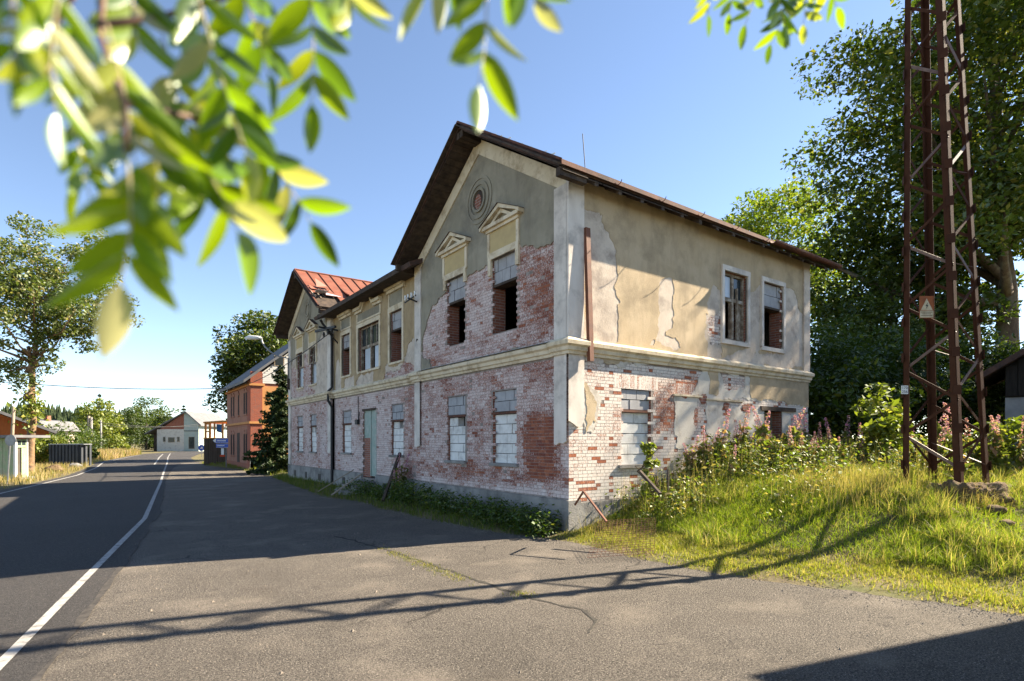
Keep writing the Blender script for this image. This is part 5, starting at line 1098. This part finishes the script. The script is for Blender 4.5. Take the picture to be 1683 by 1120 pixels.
# ------------------------------------------------------------------ poles, boards and rubble near the house
def stick(a, b, wd, lb, mat='wood_grey', cat='pole', name='wooden_pole', ht=None):
    MB().bar(a, b, wd, ht or wd).build(name, M[mat], label=lb, cat=cat)
stick(at(997,858,10.2), at(959,808,10.9), 0.035, 'bent iron bar leaning in front of the house corner', 'rust_bright', name='iron_bar')
stick(at(959,808,10.9), at(945,830,11.4), 0.03, 'short iron bar meeting the bent bar at the corner', 'rust_bright', name='iron_bar')
stick(at(1085,812,11.0), at(1052,775,11.6), 0.05, 'dark stake leaning below the sunlit walled-up window', 'wood_dark', name='wooden_stake')
stick(at(1098,806,11.6), at(1098,772,11.6), 0.025, 'upright thin stake in the weeds by the end wall', 'wood_dark', name='wooden_stake')
stick((6.75,22.2,0.12), (7.95,21.6,0.95), 0.11, 'left one of two pale boards leaning on the door steps', name='board', cat='board', ht=0.035)
stick((6.75,20.6,0.10), (7.9,20.6,0.85), 0.12, 'right one of two pale boards leaning on the door steps', name='board', cat='board', ht=0.035)
stick((7.3,17.2,0.15), (8.35,18.2,1.65), 0.09, 'dark beam leaning on the front wall behind willowherb', 'wood_dark', name='beam', cat='beam')
rn = random.Random(9)
for k in range(9):
    x, y = rn.uniform(7.2,8.1), rn.uniform(20.3,22.6); r = rn.uniform(0.07,0.16)
    lump('rubble_stone', (x,y,gz(x,y)+r*0.3), (r*1.3,r,r*0.7), 30+k, M['concrete'], amp=0.5, sub=2, label='broken masonry lump in the heap before the green door', cat='rubble', group='rubble before the front door')
# collapsed rusty wire mesh on the bank: wires both ways
fm = MB(); A, B_, Cc = at(985,800,11.3), at(1078,790,11.6), at(1075,850,9.9); A.z = gz(A.x,A.y)+0.45; B_.z = gz(B_.x,B_.y)+0.35; Cc.z = gz(Cc.x,Cc.y)+0.1
for i in range(17):
    t = i/16; fm.tube([A.lerp(B_, t), A.lerp(B_, t)+(Cc-B_)], 0.004, 3, cap=False); fm.tube([A+(Cc-B_)*t, B_+(Cc-B_)*t], 0.004, 3, cap=False)
fm.build('wire_mesh', M['rust'], label='collapsed rusty wire mesh lying in the grass by the corner', cat='mesh')
# ------------------------------------------------------------------ orange brick house beyond
XO, YO = 8.4, 43.1; ob = thing('brick_house', (XO, YO, 0), 'two-storey orange and red brick house with white gable beyond the spruce', 'house')
M['orange_render'] = simple('orange_render', (0.50,0.235,0.085), (0.57,0.28,0.11), 1.0, 0.95, bs=0.2, bscale=30); M['pink_render'] = simple('pink_brick', (0.30,0.145,0.10), (0.36,0.18,0.125), 1.5, 0.95, bs=0.3, bscale=30); M['white_board'] = simple('white_board', (0.68,0.67,0.64), (0.60,0.59,0.56), 3, 0.8, bs=0.1)
def PO(u, v, w_): return (XO-w_, u, v)
def PG(u, v, w_): return (u, YO-w_, v)
MB().box((XO+0.02,YO+0.02,0), (17,52.6,6.3)).build('wall', M['brick_far'], ob)
MB().prism(rect(YO+0.9,52.6,0.3,6.25), PO, 0.0, -0.02).build('wall', M['pink_render'], ob)
MB().prism(rect(XO+0.75,17,0.9,6.0), PG, 0.0, -0.02).build('wall', M['orange_render'], ob)
for fn, a, b in ((PO, YO-0.03, YO+0.9), (PG, XO-0.03, XO+0.75)): MB().prism(rect(a,b,-0.1,7.0 if fn is PG else 6.4), fn, 0.06, -0.02).build('pilaster', M['brick_far_red'], ob)
for v in (3.3, 6.0):
    MB().prism(rect(YO-0.12,52.7,v,v+0.16), PO, 0.13, -0.02).build('string_course', M['orange_render'], ob); MB().prism(rect(XO-0.12,XO+0.9,v,v+0.16), PG, 0.13, -0.02).build('string_course', M['orange_render'], ob)
MB().prism(rect(YO-0.06,52.65,-0.1,0.45), PO, 0.05, -0.05).build('plinth', M['brick_far'], ob); MB().prism(rect(XO-0.06,17,-0.1,0.9), PG, 0.06, -0.05).build('plinth', M['white_base'], ob)
MB().prism(rect(9.3,10.6,1.4,2.4), PG, 0.05, 0).build('meter_cabinet', M['brick_far'], ob)
RX, RZ = 12.9, 10.2
for k in range(28):                                # white weatherboards of the gable
    v = 6.2+0.14*k; hw = (RZ-0.15-v)/(RZ-6.2)*(RX-XO)
    if hw > 0.1: MB().prism(rect(max(RX-hw, XO+0.78), min(RX+hw, 17),v,v+0.132), PG, 0.03+0.004*(k%2), -0.05).build('weatherboard', M['white_board'], ob)
MB().prism([(XO-0.1,6.25),(RX,RZ),(17,6.4)], PG, -0.02, -9.4).build('core', M['white_board'], ob)
MB().prism([(XO-0.55,6.12),(RX,RZ+0.1),(RX,RZ+0.3),(XO-0.55,6.32)], PG, 0.45, -9.8).build('roof_slope', M['grey_roof'], ob); MB().prism([(17.5,6.12),(RX,RZ+0.1),(RX,RZ+0.3),(17.5,6.32)], PG, 0.45, -9.8).build('roof_slope', M['grey_roof'], ob)
w1 = MB().prism(rect(9.95,10.65,7.5,8.25), PG, 0.05, 0).build('window', M['wood_frame'], ob); MB().prism(rect(10.05,10.57,7.58,8.17), PG, 0.06, 0.02).build('pane', M['glass'], w1)
for v0, v1 in ((4.05,5.6), (0.95,2.6)):
    for u in (44.35,45.1,47.3,49.3,50.3):
        if u == 47.3 and v0 < 2: continue
        w1 = MB().prism(rect(u,u+0.5,v0,v1), PO, 0.012, -0.02).build('window', M['wood_dark'], ob); MB().prism(rect(u+0.06,u+0.44,v0+0.06,v1-0.06), PO, 0.016, 0.0).build('pane', M['dark_pane'], w1)
        MB().prism(rect(u-0.08,u+0.58,v0-0.12,v0), PO, 0.07, 0).build('sill', M['pink_render'], w1); MB().prism([(u-0.08,v1),(u+0.58,v1),(u+0.58,v1+0.12),(u+0.25,v1+0.32),(u-0.08,v1+0.12)], PO, 0.05, 0).build('lintel', M['pink_render'], w1)
MB().prism(rect(47.1,48.1,0.3,2.7), PO, 0.015, -0.02).build('door', M['wood_dark'], ob)
cable = lambda a, b, sag, n=18: [Vector(a).lerp(Vector(b), i/n)-Vector((0,0,sag*4*(i/n)*(1-i/n))) for i in range(n+1)]
def wire(a, b, sag, r, lb): MB().tube(cable(a, b, sag), r, 5).build('overhead_cable', M['black_metal'], label=lb, cat='cable')
wire((X0-0.4,24.7,6.75), (XO-0.15,YO+0.6,6.1), 0.25, 0.022, 'black cable slung between the derelict house and the orange house')
wire(at(-60,622,40), (XO-0.1,49.6,6.3), 0.35, 0.03, 'thick overhead cable crossing the sky above the road')
wire(at(165,695,90), at(330,700,110), 0.4, 0.03, 'upper thin wire running past the pale gabled house'); wire(at(165,699,90), at(330,697,112), 0.5, 0.03, 'lower thin wire running past the pale gabled house')
# ------------------------------------------------------------------ dark timber shed with orange porch, signs
sh = thing('timber_shed', (7.1,54,0), 'dark plank shed with an orange open frame on top beside the brick house', 'shed')
fn0 = at(335, HYP, 49); fn1 = lambda u, v, w_: tuple(Vector((fn0.x,fn0.y,0))+RT*u-DP*w_+Vector((0,0,v)))
M['brown_wood'] = simple('brown_wood', (0.055,0.038,0.028), (0.085,0.06,0.045), 4, 0.9, bs=0.3, stretch=(3,3,0.5)); M['orange_wood'] = simple('orange_wood', (0.52,0.20,0.045), (0.60,0.27,0.08), 4, 0.7, bs=0.15)
for k in range(11): MB().prism(rect(0.2*k,0.2*k+0.185,0.0,2.28), fn1, 0.012*(k%2), -0.05).build('board', M['brown_wood'], sh)
MB().prism(rect(0.02,2.2,0,2.25), fn1, -0.06, -3).build('core', M['brown_wood'], sh); MB().prism(rect(-0.08,2.3,2.28,2.36), fn1, 0.1, -3).build('deck', M['orange_wood'], sh)
for u, wd in ((0.05,0.14),(0.42,0.16),(0.85,0.1),(1.55,0.12),(2.05,0.1)): MB().prism(rect(u,u+wd,2.36,3.62), fn1, 0.0, -0.12).build('post', M['orange_wood'], sh)
for v in (2.9,3.55): MB().prism(rect(0.19,0.42,v-0.06,v+0.06), fn1, -0.01, -0.08).build('rail', M['orange_wood'], sh)
MB().prism([(0.0,3.62),(2.3,3.72),(2.3,3.9),(0.0,3.74)], fn1, 0.1, -2.6).build('roof', M['orange_wood'], sh); MB().prism([(1.0,2.9),(1.5,2.75),(1.5,3.5),(1.0,3.55)], fn1, -0.2, -0.22).build('tarpaulin', simple('blue_tarp', (0.05,0.14,0.32), None, bs=0.2), sh)
M['sign_blue'] = simple('sign_blue', (0.012,0.07,0.42), None, rough=0.4, bs=0, spec=0.5)
sp_ = at(366, HYP, 44); fs = lambda u, v, w_: tuple(Vector((sp_.x,sp_.y,0))+RT*u-DP*w_+Vector((0,0,v)))
ds = thing('direction_sign', (sp_.x, sp_.y, 0), 'post with two blue direction signs pointing left and a white plate', 'sign')
MB().tube([fs(0.25,0,-0.05), fs(0.25,2.3,-0.05)], 0.035, 8).build('post', M['grey_metal'], ds)
s1 = MB().prism([(-0.78,2.10),(-0.58,2.28),(0.42,2.28),(0.42,1.92),(-0.58,1.92)], fs, 0.0, -0.02).build('sign_plate', M['sign_blue'], ds)
MB().prism([(-0.76,2.10),(-0.57,2.265),(-0.50,2.10),(-0.57,1.935)], fs, 0.004, 0.001).build('arrow', M['white_paint'], s1)
s2 = MB().prism(rect(-0.52,0.42,1.56,1.86), fs, 0.0, -0.02).build('sign_plate', M['sign_blue'], ds)
for pr, q_ in ((s1, ((-0.42,0.22,2.05,2.14),)), (s2, ((-0.45,-0.05,1.68,1.76),(0.0,0.15,1.68,1.76)))):
    for a, b, c, d in q_: 
        k = 0; u = a
        while u < b: MB().prism(rect(u,u+0.05,c,d), fs, 0.003, 0.001).build('letter_stroke', M['white_paint'], pr); u += 0.075
for r_ in (rect(-0.56,0.40,2.245,2.262), rect(-0.56,0.40,1.938,1.955)): MB().prism(r_, fs, 0.003, 0.001).build('border', M['white_paint'], s1)
for r_ in (rect(-0.50,0.40,1.83,1.847), rect(-0.50,0.40,1.573,1.59)): MB().prism(r_, fs, 0.003, 0.001).build('border', M['white_paint'], s2)
MB().prism(rect(-0.12,0.10,1.0,1.5), fs, 0.0, -0.02).build('white_plate', M['white_paint'], ds); MB().prism(rect(-0.22,0.18,0.85,0.99), fs, 0.01, -0.01).build('red_plate', simple('sign_red', (0.5,0.06,0.02), None, bs=0), ds)
bs_ = at(331, HYP, 75); fb = lambda u, v, w_: tuple(Vector((bs_.x,bs_.y,0))+RT*u-DP*w_+Vector((0,0,v)))
b1 = thing('round_sign', (bs_.x, bs_.y, 0), 'blue round sign with a white arrow at the road bend', 'sign')
d1 = MB().prism([(0.42*math.cos(t*math.pi/12), 1.15+0.42*math.sin(t*math.pi/12)) for t in range(24)], fb, 0, -0.02).build('disc', M['sign_blue'], b1); MB().prism([(-0.2,1.05),(0.12,1.35),(0.2,1.05)], fb, 0.01, 0.002).build('arrow', M['white_paint'], d1); MB().tube([fb(0,0,-0.05), fb(0,1.3,-0.05)], 0.04, 6).build('post', M['grey_metal'], b1)
# ------------------------------------------------------------------ pale gabled house at the bend
wh0 = at(258, HYP, 112); W = lambda u, v, w_: tuple(Vector((wh0.x,wh0.y,0))+RT*u-DP*w_+Vector((0,0,v)))
wh = thing('gabled_house', (wh0.x,wh0.y,0), 'pale half-renovated house with brick gable at the bend of the road', 'house')
M['pale_green'] = simple('pale_green', (0.36,0.41,0.36), (0.42,0.46,0.41), 1, 0.95, bs=0.1)
MB().prism(rect(0,5.4,0,4.4), W, 0, -11).build('wall', M['undercoat_pale'], wh); MB().prism([(0.6,4.4),(5.4,4.4),(5.4,7.6)], W, 0.0, -1).build('gable', M['brick_far'], wh)
MB().prism([(5.4,0),(8.3,0),(8.3,5.6),(5.9,7.75),(5.4,7.6)], W, 0.05, -11).build('wall', M['pale_green'], wh); MB().prism(rect(5.42,8.3,4.0,4.12), W, 0.12, 0.04).build('ledge', M['wood_dark'], wh)
MB().prism([(-2.2,3.35),(5.85,7.75),(5.85,7.98),(-2.2,3.55)], W, 0.5, -11.5).build('roof_slope', M['grey_roof'], wh); MB().prism([(9.0,5.0),(5.85,7.75),(5.85,7.98),(9.0,5.25)], W, 0.5, -11.5).build('roof_slope', M['grey_roof'], wh)
MB().prism(rect(-1.3,-0.05,0,3.6), W, -1.0, -10).build('side_bay', M['wood_dark'], wh)
for a, b, c, d in ((1.2,1.7,1.9,2.9),(2.2,3.5,1.8,2.8),(4.0,4.5,1.9,2.9)):
    w1 = MB().prism(rect(a,b,c,d), W, 0.03, 0).build('window', M['wood_frame'], wh); MB().prism(rect(a+0.1,b-0.1,c+0.1,d-0.1), W, 0.04, 0.0).build('pane', M['glass'], w1)
MB().prism(rect(6.3,7.5,0.5,2.9), W, 0.07, 0.03).build('door', M['wood_grey'], wh); MB().prism(rect(6.4,7.4,0.6,2.8), W, 0.08, 0.06).build('door_leaf', M['glass'], wh)
# ------------------------------------------------------------------ left roadside
k0 = at(25, HYP, 30.5); K = lambda u, v, w_: tuple(Vector((k0.x,k0.y,0))+RT*u-DP*w_+Vector((0,0,v)))
ki = thing('kiosk', (k0.x,k0.y,0), 'small green plank kiosk with flat roof and open door at the left edge', 'kiosk')
M['green_wood'] = simple('green_wood', (0.21,0.31,0.17), (0.30,0.38,0.24), 3, 0.85, bs=0.3, stretch=(4,4,0.5), dirt=(0.36,0.33,0.26), dscale=1.8)
for k in range(16): MB().prism(rect(-2.6+0.16*k,-2.6+0.16*k+0.15,0.0,2.22), K, 0.008*(k%2), -0.04).build('plank', M['green_wood'], ki)
MB().prism(rect(-2.6,-0.06,0,2.2), K, -0.05, -0.7).build('core', M['interior'], ki)
KS = lambda u, v, w_: K(w_, v, -u)               # door side of the kiosk: u runs away from the viewer
MB().prism(rect(-0.02,0.09,0,2.2), KS, 0.03, -0.08).build('corner_post', M['white_paint'], ki); MB().prism(rect(0.70,0.78,0.0,2.2), KS, 0.03, -0.08).build('corner_post', M['white_paint'], ki)
MB().prism(rect(0.09,0.70,1.72,2.2), KS, -0.0, -0.05).build('transom', M['green_wood'], ki)
for u in (0.14, 0.42): MB().prism(rect(u,u+0.22,1.85,2.08), KS, 0.01, -0.03).build('pane', M['glass'], ki)
MB().prism(rect(0.40,0.70,0.05,1.7), KS, 0.0, -0.04).build('door_leaf', M['green_wood'], ki)
MB().prism([(-2.8,2.2),(0.35,2.26),(0.35,2.40),(-2.8,2.36)], K, 0.5, -1.9).build('roof', M['grey_roof'], ki); MB().prism(rect(-0.1,0.3,-0.1,0.12), K, 0.1, -0.9).build('step', M['concrete'], ki)
sp2 = at(12, 795, 27.4); sn = thing('road_sign', (sp2.x,sp2.y,0), 'leaning post with a round sign seen from behind before the kiosk', 'sign'); t1 = at(17.5, 716, 27.4)
MB().tube([(sp2.x,sp2.y,0), t1], 0.035, 8).build('post', M['grey_metal'], sn); c1 = at(17, 724, 27.3)
MB().prism([(0.27*math.cos(t*math.pi/12), 0.27*math.sin(t*math.pi/12)) for t in range(24)], plane_fn(c1), 0.0, -0.02).build('disc', M['grey_metal'], sn)
def pole(px, y0, y1, d, r, lb, dx=0, mat='wood_grey', arm=False):
    b = at(px, HYP, d); b.z = 0; t = at(px+dx, y0, d); o = thing('utility_pole', b, lb, 'pole'); MB().tube([b, b.lerp(t, .5), t], [r, r*0.9, r*0.75], 8).build('shaft', M[mat], o, smooth=True)
    if arm: MB().tube([t, t+RT*-1.4+Vector((0,0,0.15))], 0.05, 6).build('lamp_arm', M['grey_metal'], o); MB().bar(t+RT*-1.3+Vector((0,0,0.15)), t+RT*-1.9+Vector((0,0,0.12)), 0.2, 0.1).build('lamp_head', M['grey_metal'], o)
    else: MB().bar(t+RT*-0.4-Vector((0,0,0.3)), t+RT*0.4-Vector((0,0,0.3)), 0.06, 0.06).build('crossarm', M['black_metal'], o)
pole(17, 668, 760, 44, 0.13, 'leaning wooden pole behind the kiosk roof', 6)
pole(146, 684, 740, 82, 0.22, 'dark left pole of the pair by the roadside'); pole(150.5, 686, 740, 82, 0.17, 'pale right pole of the pair by the roadside', mat='concrete'); pole(166, 691, 740, 92, 0.16, 'utility pole in front of the big dark trees', mat='concrete'); pole(124.5, 706, 740, 75, 0.09, 'small street lamp pole above the container', mat='white_paint', arm=True)
pole(129.5, 716, 740, 76, 0.07, 'short pale post right of the lamp pole above the container', mat='white_paint'); pole(135.5, 720, 740, 76, 0.06, 'shortest pale post above the right end of the container', mat='white_paint')
c0 = at(80, HYP, 47); Cn = lambda u, v, w_: tuple(Vector((c0.x,c0.y,0))+RT*u-DP*w_+Vector((0,0,v)))
co = thing('storage_container', (c0.x,c0.y,0), 'dark grey ribbed metal container behind the dry grass', 'container'); M['slate'] = simple('slate_metal', (0.035,0.04,0.048), (0.05,0.055,0.065), 2, 0.7, bs=0.1, spec=0.4)
MB().prism(rect(0,2.5,0,1.78), Cn, -0.08, -0.9).build('body', M['slate'], co); MB().prism(rect(-0.03,2.95,1.76,1.84), Cn, 0.02, -0.9).build('top_rail', M['grey_metal'], co)
for k in range(9): MB().prism([(0.02+0.28*k,0.0),(0.17+0.28*k,0.0),(0.17+0.28*k,1.76),(0.02+0.28*k,1.76)], Cn, 0.0, -0.09).build('rib', M['slate'], co)
for k in range(3): MB().prism(rect(2.55+0.14*k,2.65+0.14*k,0,1.76), Cn, -0.1-0.28*k, -0.3-0.28*k).build('rib', M['slate'], co)
def lump_at(px, py, d, r, lb, seed, mat='earth'):
    p = at(px, py, d); p.z = r*0.35; lump('boulder', p, (r*1.2,r,r*0.75), seed, M[mat], amp=0.35, sub=3, label=lb, cat='boulder')
lump_at(88, 775, 38, 0.42, 'brown boulder in the dry grass beside the road', 21); lump_at(124, 768, 44, 0.34, 'grey boulder below the right end of the container', 22, 'concrete')
h0 = at(-95, HYP, 46); HE = Vector((at(10, HYP, 46).x, at(10, HYP, 46).y, 0)).normalized(); HR = Vector((HE.y, -HE.x, 0)); H_ = lambda u, v, w_: tuple(Vector((h0.x,h0.y,0))+HR*u*1.25-HE*w_+Vector((0,0,v)))
oh = thing('orange_cottage', (h0.x,h0.y,0), 'orange boarded cottage with dark roof at the left edge behind the kiosk', 'house')
M['orange_board'] = simple('orange_board', (0.44,0.125,0.03), (0.36,0.095,0.025), 4, 0.8, bs=0.2, stretch=(4,4,0.4))
for k in range(27): MB().prism([(0.2*k,0),(0.2*k+0.19,0),(0.2*k+0.19,5.6-0.56*abs(0.2*k+0.19-0.6)),(0.2*k,5.6-0.56*abs(0.2*k-0.6))], H_, 0.01*(k%2), -0.05).build('board', M['orange_board'], oh)
MB().prism([(-3,0),(5.3,0),(5.3,2.8),(0.6,5.5),(-3,3.5)], H_, -0.06, -2.3).build('core', M['orange_board'], oh)
MB().prism([(0.6,5.65),(5.8,2.72),(5.8,2.92),(0.6,5.9)], H_, 0.6, -2.5).build('roof_slope', M['slate'], oh); MB().prism([(0.6,5.65),(-3.5,3.3),(-3.5,3.5),(0.6,5.9)], H_, 0.6, -6.5).build('roof_slope', M['slate'], oh); MB().bar(H_(0.6,5.78,0.62), H_(5.8,2.82,0.62), 0.06, 0.22).build('verge_board', M['grey_roof'], oh)
w1 = MB().prism(rect(4.55,5.2,1.9,2.5), H_, 0.05, 0).build('window', M['white_paint'], oh); MB().prism(rect(4.65,5.1,1.98,2.42), H_, 0.06, 0.02).build('pane', M['glass'], oh)
w1 = MB().prism(rect(2.95,4.1,1.3,2.5), H_, 0.05, 0).build('shutter', simple('red_paint', (0.5,0.02,0.03), None, bs=0.05), oh)
g0_ = at(52, HYP, 62); G_ = lambda u, v, w_: tuple(Vector((g0_.x,g0_.y,0))+RT*u-DP*w_+Vector((0,0,v)))
gh = thing('small_house', (g0_.x,g0_.y,0), 'small house with grey hipped roof between trunk and hill', 'house')
MB().prism(rect(-0.3,1.6,0,3.2), G_, 0, -4).build('wall', M['undercoat'], gh); MB().prism([(-0.8,3.2),(2.1,3.2),(1.1,4.3),(-0.8,4.5)], G_, 0.4, -4.4).build('roof', M['grey_roof'], gh); MB().prism(rect(0.5,0.9,4.2,4.9), G_, -1, -1.5).build('chimney', M['brick_far'], gh)
# ------------------------------------------------------------------ rowan branches hanging close to the camera
M['rowan_leaf'] = leafmat('rowan_leaf', trans=0.6, gloss=0.07, rough=0.4); M['twig'] = simple('twig', (0.10,0.05,0.035), (0.17,0.10,0.07), 30, 0.6, bs=0.1, bscale=200, bd=0.001); M['rachis'] = simple('rachis', (0.34,0.36,0.16), (0.42,0.30,0.18), 40, 0.5, bs=0)
def leaflet_mesh(seed, kind):
    rs = np.random.RandomState(seed); n = 7; V = []; bend = rs.uniform(-0.12, 0.12); curl = rs.uniform(0.02, 0.16); wv = rs.uniform(0.135, 0.165)
    for i in range(n+1):
        t = i/n; wd = wv*(math.sin(math.pi*min(1, t*0.96+0.04)**0.85)**0.8) if 0 < i < n else 0.004
        for s in (-1, 0, 1): V.append((t, s*wd+bend*t*t*0.6, -curl*t*t+0.10*abs(s)*wd/0.15*0.6))
    I = np.arange(len(V)).reshape(-1, 3); F = np.concatenate([np.stack([I[:-1,a], I[1:,a], I[1:,a+1], I[:-1,a+1]], -1) for a in (0, 1)])
    c = [np.array((0.19,0.29,0.012)), np.array((0.28,0.37,0.015)), np.array((0.10,0.17,0.012)), np.array((0.40,0.42,0.03)), np.array((0.46,0.43,0.20))][kind]
    return np_mesh('leaflet', np.array(V), F, M['rowan_leaf'], np.tile(c*(0.9+0.3*rs.rand()), (len(V), 1)), smooth=True)
LM = [leaflet_mesh(k, k % 5) for k in range(15)]
def rowan(label, twigs, leaves, seed, kinds=(0,0,0,1,1,2,2,3,4)):
    rn = random.Random(seed); b = at(*twigs[0][0]); root = thing('rowan_branch', b, label, 'branch'); inv = root.matrix_basis.inverted()
    for tw in twigs: MB().tube([at(*q) for q in tw], [0.0032*(1-0.5*i/len(tw)) for i in range(len(tw))], 7).build('twig', M['twig'], root, smooth=True)
    for (bx, by, tx, ty, d0, d1, pairs, ln) in leaves:
        p0, p1 = at(bx, by, d0), at(tx, ty, d1); ax = p1-p0; L = ax.length; r = ax.normalized(); view = (p0-Vector((0,0,EYE))).normalized()
        s = r.cross(view).normalized(); tilt = rn.uniform(-0.7, 0.7); s = (s*math.cos(tilt)+view*math.sin(tilt)).normalized(); nrm = s.cross(r).normalized()
        bow = s*rn.uniform(-0.06,0.06)*L+nrm*0.05*L; pts = [p0+ax*(i/6)+bow*math.sin(math.pi*i/6) for i in range(7)]
        lf = MB().tube(pts, [0.0011*(1-0.08*i) for i in range(7)], 5).build('leaf', M['rachis'], root, smooth=True)
        for k in range(pairs+1):
            t = 1.0 if k == pairs else 0.22+0.72*k/pairs; q = p0+ax*t+bow*math.sin(math.pi*t)
            for sd in ((0,) if k == pairs else (-1, 1)):
                if rn.random() < 0.07: continue
                an = sd*rn.uniform(0.65, 1.0); dr = (r*math.cos(an)+s*math.sin(an)+nrm*rn.uniform(-0.35,0.2)+Vector((0,0,-0.25))).normalized()
                n2 = (nrm+s*rn.uniform(-0.5,0.5)+r*rn.uniform(-0.3,0.3)).normalized(); y_ = n2.cross(dr).normalized(); n2 = dr.cross(y_); l = ln*0.98/FPX*d0*rn.uniform(0.8, 1.12)
                o = bpy.data.objects.new('leaflet', LM[rn.choice(kinds)+5*rn.randrange(3)]); C.objects.link(o); o.parent = lf
                o.matrix_basis = Matrix.Translation(q) @ (Matrix((dr, y_, n2)).transposed() * l).to_4x4()
    return root
rowan('large out-of-focus rowan branch hanging in the upper left', [[(150,-160,0.481),(170,-30,0.481),(165,60,0.468),(205,170,0.43),(207,250,0.420)], [(150,-60,0.481),(90,40,0.494),(75,130,0.494),(120,165,0.481)], [(165,40,0.468),(260,30,0.520),(390,-10,0.546),(510,-60,0.559)], [(205,170,0.442),(300,190,0.494),(395,215,0.546)]],
    [(508,-60,512,170,0.559,0.546,4,112), (395,215,510,365,0.546,0.546,4,108), (207,250,198,465,0.420,0.410,4,138), (265,60,330,330,0.520,0.494,5,125), (330,10,405,250,0.494,0.481,5,110), (110,-60,95,190,0.38,0.37,4,105), (175,40,222,270,0.442,0.429,4,125), (30,-60,25,110,0.36,0.36,4,100), (200,175,130,300,0.520,0.546,3,70), (385,-50,440,120,0.546,0.546,3,105), (270,190,390,380,0.494,0.481,4,140), (330,-60,350,130,0.53,0.52,4,110), (220,150,260,330,0.45,0.44,4,125), (205,120,110,90,0.481,0.494,3,95), (560,-70,585,15,0.559,0.559,3,100), (120,165,150,330,0.494,0.494,3,70), (215,-60,235,90,0.507,0.494,4,110)], 3)
rowan('out-of-focus rowan leaf hanging above the gable ridge', [[(830,-180,0.546),(812,-110,0.546),(800,-60,0.533)]], [(800,-70,788,140,0.533,0.520,3,112), (812,-110,700,-10,0.546,0.546,3,100), (812,-110,880,-5,0.546,0.546,3,95)], 5)
rowan('sharper rowan leaves hanging at the top right of the centre', [[(1330,-200,1.0),(1300,-90,1.0),(1290,-30,1.0)], [(1300,-90,1.0),(1200,-70,1.0),(1160,-45,1.0)], [(1300,-90,1.0),(1345,-50,1.0)]], [(1300,-40,1266,72,1.0,1.0,4,46), (1250,-50,1225,40,1.0,1.0,3,44), (1160,-50,1163,25,1.0,1.0,3,44), (1205,-55,1198,22,1.0,1.0,3,42), (1340,-50,1375,12,1.0,1.0,3,42), (1315,-50,1320,40,1.02,1.0,4,44), (1285,-50,1290,40,0.97,0.98,3,46)], 8, kinds=(0,2,2,1,0,3))
